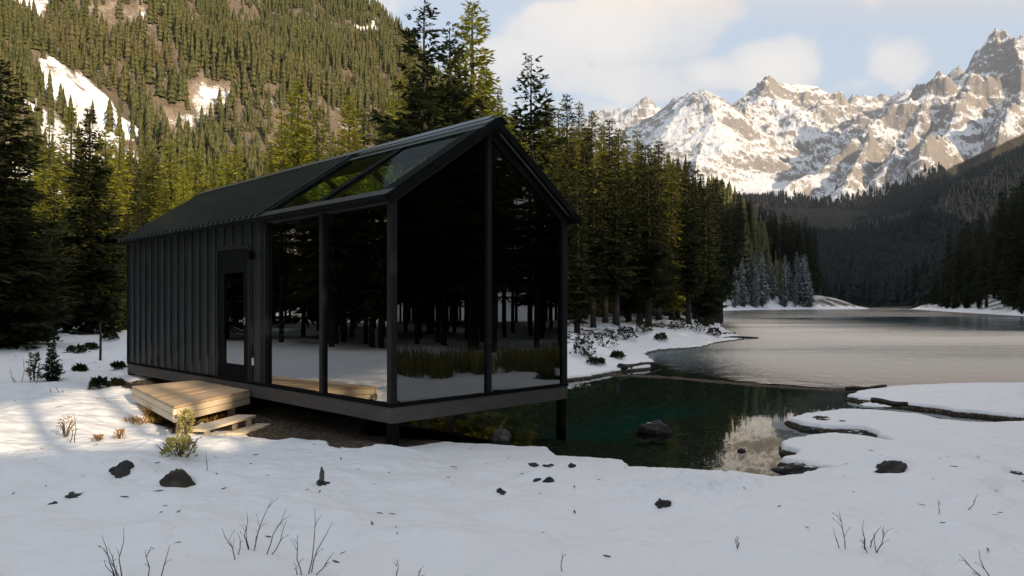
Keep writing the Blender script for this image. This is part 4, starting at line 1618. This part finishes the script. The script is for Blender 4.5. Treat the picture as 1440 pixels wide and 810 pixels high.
log((*onz(985, 481, 0), .05), (*onz(1066, 476, 0), .03), .16, .05, 'long dark driftwood log reaching out from the lake point')
log((*onz(1012, 474, .1), .16), (*onz(1034, 468, .1), .05), .12, .05, 'short dark driftwood log on top of the lake point')
log((*onz(872, 518, .1), .10), (*onz(928, 514, .02), .04), .11, .05, 'dark wet driftwood log on the snowy bank nearest the cabin')
log(gz_(820, 492), gz_(832, 506), .035, .05, 'thin dark branch lying aslant on the bank snow by the cabin corner', knots=1)
log(gz_(33, 461), gz_(64, 460), .16, .12, 'dark fallen log under the trees at the back of the yard')
log((*onz(1226, 567, .1), .11), (*onz(1276, 572, .1), .10), .06, .035, 'thin dark log frozen along the edge of the far snow shelf', knots=1)
log((*onz(1190, 552, 0), .03), (*onz(1246, 548, 0), .04), .05, .03, 'thin brown log on the gravel bar at the tip of the far shelf', knots=1)

# thin post in the yard
x, y, z = gz_(141, 507)
p = empty('marker_post', (x, y, z), 0, 'thin dark post standing upright in the snow left of the cabin', 'post')
hh = 54 / F * y
MB().tube([(0, 0, -.2), (.01, 0, hh * .5), (0, 0, hh)], [.035, .03, .027], 8).build('pole', MAT['bark'], p)
MB().box(-.05, .05, -.05, .05, hh, hh + .07).build('cap', MAT['rock'] if False else MAT['black'], p, .01)

# ------------------------------------------------------------------ bare twigs and grasses
def twig_plant(x, y, stems, label, name='bare_shrub', mat='twig', th=.006, cat='shrub', buds=True):
    """stems: (dx, height, lean) in metres, each a forked twig"""
    z = ground(x, y)
    mb = MB()
    for (dx, hgt, lean) in stems:
        dy = random.uniform(-.06, .06)
        base = Vector((dx, dy, -.05))
        tip = Vector((dx + lean, dy + random.uniform(-.1, .1), hgt))
        mid = base.lerp(tip, .5) + Vector((random.uniform(-.05, .05), random.uniform(-.04, .04), 0)) * hgt * 2
        path = [base, base.lerp(mid, .6) + Vector((random.uniform(-.01, .01), 0, 0)), mid, mid.lerp(tip, .55) + Vector((random.uniform(-.015, .015), 0, 0)), tip]
        mb.tube(path, [th, th * .85, th * .7, th * .5, th * .25], 5)
        for k in range(random.randint(1, 4)):
            t = random.uniform(.35, .85)
            p0 = base.lerp(mid, t * 2) if t < .5 else mid.lerp(tip, t * 2 - 1)
            d_ = (tip - base).normalized()
            sd_ = random.choice((-1, 1))
            q_ = p0 + (d_ + Vector((sd_ * random.uniform(.4, .9), random.uniform(-.3, .3), 0))) * hgt * random.uniform(.12, .32)
            mb.tube([p0, p0.lerp(q_, .5) + Vector((0, 0, .01)), q_], [th * .5, th * .35, th * .2], 4)
            if buds and random.random() < .5:
                mb.tube([q_, q_ + (q_ - p0) * .12], [th * .9, th * .3], 5)
    o = mb.build(name, MAT[mat])
    o.location = (x, y, z)
    return tag(o, label, cat)


def px_stems(px, py, tips):
    x, y = raycast(px, py, 2.5, 100, 500)
    k = y / F
    return x, y, [((bx - px) * k, (py - ty) * k, (tx - bx) * k) for (bx, tx, ty) in tips]


for px, py, tips, lab in [
    (352, 772, [(355, 348, 718), (355, 376, 706), (352, 345, 740), (360, 366, 745)], 'thin bare twigs with many forks in the foreground snow'),
    (335, 784, [(336, 318, 738), (334, 330, 752)], 'two bare stalks leaning left beside the forked twigs'),
    (372, 780, [(371, 397, 720), (374, 405, 730)], 'tall curved bare stalk leaning right beside the forked twigs'),
    (432, 806, [(432, 442, 716), (428, 424, 744), (434, 469, 732), (440, 470, 776), (424, 413, 790)], 'spreading bare shrub at the bottom edge near the middle left'),
    (172, 815, [(176, 176, 740), (170, 143, 752), (172, 150, 770), (178, 158, 778), (165, 132, 798)], 'taller bare shrub at the bottom left corner'),
    (212, 815, [(206, 208, 770), (222, 235, 768)], 'pair of bare stalks at the bottom edge right of the corner shrub'),
    (572, 814, [(565, 560, 780), (584, 600, 782)], 'two thin bare stalks crossing the bottom edge below the pond'),
    (1218, 774, [(1217, 1217, 733), (1222, 1238, 735), (1220, 1244, 742), (1215, 1206, 745), (1224, 1230, 750)], 'small dense bare shrub in the right foreground snow'),
    (1186, 774, [(1186, 1182, 748), (1194, 1176, 716)], 'two thin stalks left of the small dense bare shrub'),
    (1316, 722, [(1317, 1318, 702)], 'single short stalk in the right snowfield'),
    (1362, 718, [(1361, 1372, 692)], 'single leaning stalk at the right of the snowfield'),
    (1392, 812, [(1393, 1358, 784), (1392, 1386, 778)], 'two thin stalks at the bottom right corner'),
    (1036, 768, [(1036, 1036, 753), (1037, 1035, 758)], 'tiny dark stub of a stalk in the middle of the right snow'),
    (793, 810, [(793, 791, 780)], 'faint single stalk at the bottom edge below the trodden snow'),
    (288, 662, [(288, 290, 633)], 'single short stalk right of the largest brown boulder'),
    (36, 538, [(20, 14, 520), (30, 32, 502), (44, 40, 506), (52, 58, 512), (26, 20, 530)], 'thin brown twigs in the snow left of the young spruce'),
    (78, 552, [(70, 66, 545), (88, 86, 548), (84, 80, 544)], 'tiny twigs in the snow in front of the young spruce'),
    (106, 622, [(106, 106, 580), (98, 100, 596)], 'thin bare stalk standing in the sunlit strip of snow'),
]:
    x, y, stems = px_stems(px, py, tips)
    twig_plant(x, y, stems, lab, th=.0040 if y < 7 else .0065)


def tuft(x, y, n, rad, hgt, mat, label, name, cat, wid=.012, seed=0, lean=.5, flat=0.0, trunk=None):
    """a clump of blades or leafy shoots"""
    rr = np.random.default_rng(seed)
    z = ground(x, y)
    a = rr.uniform(0, 6.28, n)
    q = rad * np.sqrt(rr.random(n))
    b = np.stack([q * np.cos(a), q * np.sin(a), -.03 + 0 * a], -1)
    a2 = a + rr.normal(0, .8, n)
    hh_ = hgt * rr.uniform(.4, 1.1, n)
    ln = lean * hh_ * rr.uniform(.1, 1.2, n)
    m = b + np.stack([np.cos(a2) * ln * .35, np.sin(a2) * ln * .35, hh_ * .62], -1)
    t = b + np.stack([np.cos(a2) * ln, np.sin(a2) * ln, hh_ * (1 - flat)], -1)
    s = np.stack([-np.sin(a2 + rr.normal(0, 1, n)), np.cos(a2), 0 * a], -1) * wid * rr.uniform(.6, 1.3, n)[:, None]
    V = np.stack([b - s * .6, b + s * .6, m + s, t, m - s], 1).reshape(-1, 3)
    i = np.arange(n)[:, None] * 5
    me = np_mesh(name, V, [np.concatenate([i + 0, i + 1, i + 2, i + 4], 1), np.concatenate([i + 4, i + 2, i + 3], 1)])
    o = link(name, me, MAT[mat])
    o.location = (x, y, z)
    return tag(o, label, cat)


x, y, z = gz_(232, 590)
tuft(x, y + .15, 420, .30, .24, 'straw', 'dry orange grass around the green shrub under the deck', 'dry_grass_clump', 'grass clump', .010, 1, 1.2)
x2, y2, _ = gz_(205, 592)
tuft(x2, y2, 200, .26, .14, 'straw', 'low dry straw at the left of the deck shrub', 'dry_grass_clump', 'grass clump', .009, 2, 1.4)
x2, y2, _ = gz_(300, 594)
tuft(x2, y2 + .1, 160, .25, .14, 'straw', 'sparse dry straw under the upper wooden step', 'dry_grass_clump', 'grass clump', .009, 3, 1.3)


def leaf_shrub(px, py, w, h, n, mat, label, seed, name='shrub', stem=True, leaf=.05, snowy=False):
    x, y, z = gz_(px, py)
    k = y / F
    rr = np.random.default_rng(seed)
    R, Hh = w * k / 2, h * k
    a = rr.uniform(0, 6.28, n)
    u = rr.random(n) ** .7
    q = R * np.sqrt(rr.random(n)) * (1 - .55 * u)
    c_ = np.stack([q * np.cos(a), q * np.sin(a), u * Hh * (1 - .35 * (q / R) ** 2)], -1)
    d_ = np.stack([np.cos(a) + rr.normal(0, .6, n), np.sin(a) + rr.normal(0, .6, n), rr.uniform(.1, 1.3, n)], -1)
    d_ /= np.linalg.norm(d_, axis=1)[:, None]
    s_ = np.cross(d_, rr.normal(0, 1, (n, 3)))
    s_ /= np.linalg.norm(s_, axis=1)[:, None]
    ln = leaf * rr.uniform(.6, 1.4, n)[:, None]
    V = np.stack([c_, c_ + d_ * ln * .5 + s_ * ln * .24, c_ + d_ * ln, c_ + d_ * ln * .5 - s_ * ln * .24], 1).reshape(-1, 3)
    o = empty(name, (x, y, z), 0, label, name.replace('_', ' '))
    link('foliage', np_mesh('foliage', V, [np.arange(len(V)).reshape(-1, 4)]), MAT[mat], o)
    tb = MB()
    for _ in range(9):
        aa = random.uniform(0, 6.28)
        rr2 = R * random.uniform(.2, .8)
        tb.tube([(0, 0, -.05), (math.cos(aa) * rr2 * .5, math.sin(aa) * rr2 * .5, Hh * .4), (math.cos(aa) * rr2, math.sin(aa) * rr2, Hh * random.uniform(.55, .95))], [.009, .006, .003], 5)
    tb.build('stem', MAT['twig'], o)
    return o


leaf_shrub(232, 588, 50, 28, 700, 'shrub', 'olive green shrub growing under the front edge of the deck', 31, leaf=.055)
leaf_shrub(262, 612, 26, 36, 240, 'sprig', 'bright yellow green sprig under the near corner of the deck', 33, 'leafy_sprig', leaf=.05)
leaf_shrub(252, 641, 52, 26, 300, 'sprig', 'yellow brown low sprig in the snow above the largest brown boulder', 34, 'leafy_sprig', leaf=.05)
leaf_shrub(50, 483, 66, 22, 900, 'dark_spruce', 'dark low sprawling shrub lying on the snow behind the young spruce', 35, leaf=.16)
leaf_shrub(12, 462, 44, 16, 500, 'dark_spruce', 'dark low shrub at the left edge under the shaded trees', 36, leaf=.2)
leaf_shrub(48, 536, 16, 40, 160, 'shrub', 'small feathery shrub left of the young spruce in the yard', 37, leaf=.08)
for k, (px, py, w, h, lab) in enumerate([
    (108, 497, 30, 10, 'low dark heather tuft in the yard snow left of the post'), (128, 492, 18, 8, 'small dark heather tuft touching the post side in the yard'),
    (154, 478, 24, 10, 'dark heather tuft right of the post near the trees'), (112, 522, 14, 6, 'small dark tuft beside the young spruce'),
    (140, 546, 24, 11, 'dark broken twig clump in the yard in front of the post'), (164, 543, 13, 6, 'small dark clump next to the rear cabin leg'),
    (166, 518, 14, 6, 'small tuft in the snow close to the cabin corner'), (165, 458, 18, 8, 'dark tuft at the forest edge beside the cabin corner'),
    (90, 458, 30, 18, 'dark bush under the tall dark spruce behind the yard'), (70, 450, 26, 12, 'low dark bush left of the bush under the tall spruce'),
    (168, 617, 18, 12, 'pale brown dry weed in the sunlit snow strip'), (138, 620, 16, 8, 'small dry weed at the lower edge of the sunlit strip'),
    (92, 614, 34, 30, 'stand of thin dry weeds in the sunlit strip of snow'),
    (820, 500, 40, 26, 'dark brush on the bank directly right of the cabin corner'), (850, 488, 44, 22, 'dark brush under the front trees of the lake bank'),
    (880, 478, 34, 18, 'dark undergrowth bush at the foot of the bank trunks'), (905, 468, 30, 16, 'dark bush between two trunks of the lake bank'),
    (955, 462, 34, 14, 'dark brush below the trunks on the outer lake point'), (985, 466, 34, 16, 'dark brush on the tip of the lake point'),
    (1004, 472, 24, 10, 'low dark brush beside the logs on the lake point'), (868, 504, 22, 8, 'low dark scrub on the snowy bank above the wet log'),
    (838, 512, 30, 7, 'low scrub along the waterline by the cabin corner'), (930, 478, 20, 8, 'small dark scrub in the middle of the point snow'),
]):
    weed = 'weed' in lab
    leaf_shrub(px, py, w, h, 90 if weed else 260, 'straw' if weed else 'dark_spruce', lab, 60 + k, 'dry_weed' if weed else 'low_shrub', leaf=.035 if weed else .10 + .02 * (py < 480))
# the young spruce in the yard
x, y, z = gz_(73, 536)
o = empty('spruce_sapling', (x, y, z - .02), 1.0, 'young spruce standing alone in the yard snow left of the cabin', 'sapling')
s = 54 / F * y / 2
o.scale = (s * 1.0, s * 1.0, s)
link('trunk', PROTO['sapling'][0][1], None, o)
link('crown', crown_mesh('sapling', 0, 'dark_spruce'), None, o)
# pale upright sprig stem by the step
x, y, st_ = px_stems(251, 640, [(251, 251, 603), (246, 232, 620), (242, 222, 624), (258, 262, 622), (262, 276, 616)])
twig_plant(x, y, st_, 'upright brown twig rising out of the yellow sprig by the step', th=.010)

# ------------------------------------------------------------------ thin mountain air
hz, hnt, hout = nodemat('thin_haze')
pv = N(hnt, 'ShaderNodeVolumePrincipled', ins={'Color': (.80, .86, .95, 1), 'Density': HAZE, 'Anisotropy': .25})
hnt.links.new(pv.outputs[0], hout.inputs['Volume'])
tag(MB().box(-1300, 5200, -1250, 7000, -60, 2200).build('haze', hz), kind='stuff')

# ------------------------------------------------------------------ sky, sun, camera
w = bpy.data.worlds.new('World')
sc.world = w
w.use_nodes = True
nt = w.node_tree
for n_ in list(nt.nodes):
    nt.nodes.remove(n_)
out = nt.nodes.new('ShaderNodeOutputWorld')
bg = nt.nodes.new('ShaderNodeBackground')
sky = nt.nodes.new('ShaderNodeTexSky')
sky.sky_type = 'NISHITA'
sky.sun_disc = False
sky.sun_elevation = SUN_EL
AZ = math.atan2(SUN_XY[0], SUN_XY[1])              # clockwise from +Y
sky.sun_rotation = AZ
sky.altitude = 1500
sky.air_density, sky.dust_density, sky.ozone_density = 1.0, 1.2, 1.0
tc = nt.nodes.new('ShaderNodeTexCoord').outputs['Generated']
CLOUDS = [((860, 40), 170, 62, 1.0), ((980, 20), 90, 50, .8), ((760, 80), 120, 50, .75), ((880, 118), 150, 42, .9), ((1088, 92), 82, 40, 1.15), ((1000, 104), 60, 24, 1.1), ((640, 110), 90, 50, .5),
          ((1268, 88), 66, 48, .75), ((820, 150), 120, 30, .7), ((520, 5), 80, 20, .3), ((1200, 120), 110, 24, .5), ((1250, -150), 420, 120, .9), ((900, -420), 500, 170, .8)]
dirn = nt.nodes.new('ShaderNodeVectorMath')
dirn.operation = 'NORMALIZE'
nt.links.new(tc, dirn.inputs[0])
nz1 = N(nt, 'ShaderNodeTexNoise', ins={'Scale': 8.0, 'Detail': 9.0, 'Roughness': .55})
nt.links.new(dirn.outputs[0], nz1.inputs['Vector'])
nz2 = N(nt, 'ShaderNodeTexNoise', ins={'Scale': 3.2, 'Detail': 4.0, 'Roughness': .5})
nt.links.new(dirn.outputs[0], nz2.inputs['Vector'])
sep = nt.nodes.new('ShaderNodeSeparateXYZ')
nt.links.new(dirn.outputs[0], sep.inputs[0])
ysafe = math_(nt, 'MAXIMUM', sep.outputs[1], .02)
U, V = math_(nt, 'DIVIDE', sep.outputs[0], ysafe), math_(nt, 'DIVIDE', sep.outputs[2], ysafe)
tot = None
for ((cx_, cy_), rx, ry, st_) in CLOUDS:
    a = math_(nt, 'MULTIPLY', math_(nt, 'SUBTRACT', U, (cx_ - CX) / F), F / rx)
    b_ = math_(nt, 'MULTIPLY', math_(nt, 'SUBTRACT', V, (HY - cy_) / F), F / ry)
    d2 = math_(nt, 'ADD', math_(nt, 'MULTIPLY', a, a), math_(nt, 'MULTIPLY', b_, b_))
    g = math_(nt, 'MULTIPLY', math_(nt, 'POWER', 2.718, math_(nt, 'MULTIPLY', d2, -1.0)), st_)
    tot = g if tot is None else math_(nt, 'MAXIMUM', tot, g)
tot = math_(nt, 'MULTIPLY', tot, ramp(nt, sep.outputs[1], .05, .3))
rest = math_(nt, 'MULTIPLY', ramp(nt, sep.outputs[1], .55, .2), .44)       # broken cloud over the rest of the sky
dens = math_(nt, 'ADD', math_(nt, 'MAXIMUM', tot, rest), math_(nt, 'MULTIPLY', math_(nt, 'SUBTRACT', nz1.outputs['Fac'], .5), 1.9))
cov = ramp(nt, dens, .30, .62)
shade = ramp(nt, math_(nt, 'ADD', nz2.outputs['Fac'], math_(nt, 'MULTIPLY', math_(nt, 'SUBTRACT', dens, .6), .35)), .3, .75)
ccol = mixc(nt, shade, (3.45, 3.65, 3.95), (4.7, 4.5, 4.3))
veil = mixc(nt, .68, sky.outputs[0], (3.3, 3.75, 4.25))
col = mixc(nt, math_(nt, 'MULTIPLY', cov, .93), veil, ccol)
glow = math_(nt, 'MULTIPLY', math_(nt, 'MULTIPLY', ramp(nt, V, .37, .50), ramp(nt, sep.outputs[1], .1, .5)), ramp(nt, U, -.3, .5))
col = mixc(nt, math_(nt, 'MULTIPLY', math_(nt, 'MULTIPLY', math_(nt, 'MAXIMUM', cov, .45), glow), .72), col, (8.2, 5.1, 2.5))      # warm cloud glow added mostly above the view to turn the lake golden
nt.links.new(col, bg.inputs['Color'])
bg.inputs['Strength'].default_value = 0.15
nt.links.new(bg.outputs[0], out.inputs[0])

sl_ = bpy.data.lights.new('sun', 'SUN')
sl_.energy = 5.0
sl_.angle = R_(.5)
sl_.color = (1.0, .77, .50)
so = bpy.data.objects.new('sun', sl_)
COL.objects.link(so)
to_sun = Vector((SUN_XY[0] * math.cos(SUN_EL), SUN_XY[1] * math.cos(SUN_EL), math.sin(SUN_EL)))
so.rotation_euler = to_sun.to_track_quat('Z', 'Y').to_euler()
so.location = (20, -20, 30)

cd = bpy.data.cameras.new('camera')
cd.sensor_width = 36
cd.lens = 36 * F / 1440
cd.shift_y = (HY - 405) / 1440
cd.clip_start, cd.clip_end = .1, 20000
co_ = bpy.data.objects.new('camera', cd)
COL.objects.link(co_)
co_.location = (0, 0, CAMZ)
co_.rotation_euler = (math.pi / 2, 0, 0)
sc.camera = co_

sc.view_settings.view_transform = 'Standard'
sc.view_settings.look = 'None'
sc.view_settings.exposure = 0.46
sc.view_settings.gamma = 1.0
sc.render.engine = 'CYCLES'
sc.cycles.use_denoising = True
sc.cycles.max_bounces = 8
sc.cycles.transparent_max_bounces = 12
sc.cycles.diffuse_bounces = 3
sc.cycles.glossy_bounces = 4
sc.cycles.caustics_reflective = False
sc.cycles.caustics_refractive = False
sc.cycles.sample_clamp_indirect = 6
print('TREES', len(TREES), 'HILL', NHILL, 'VALLEY', NVAL)
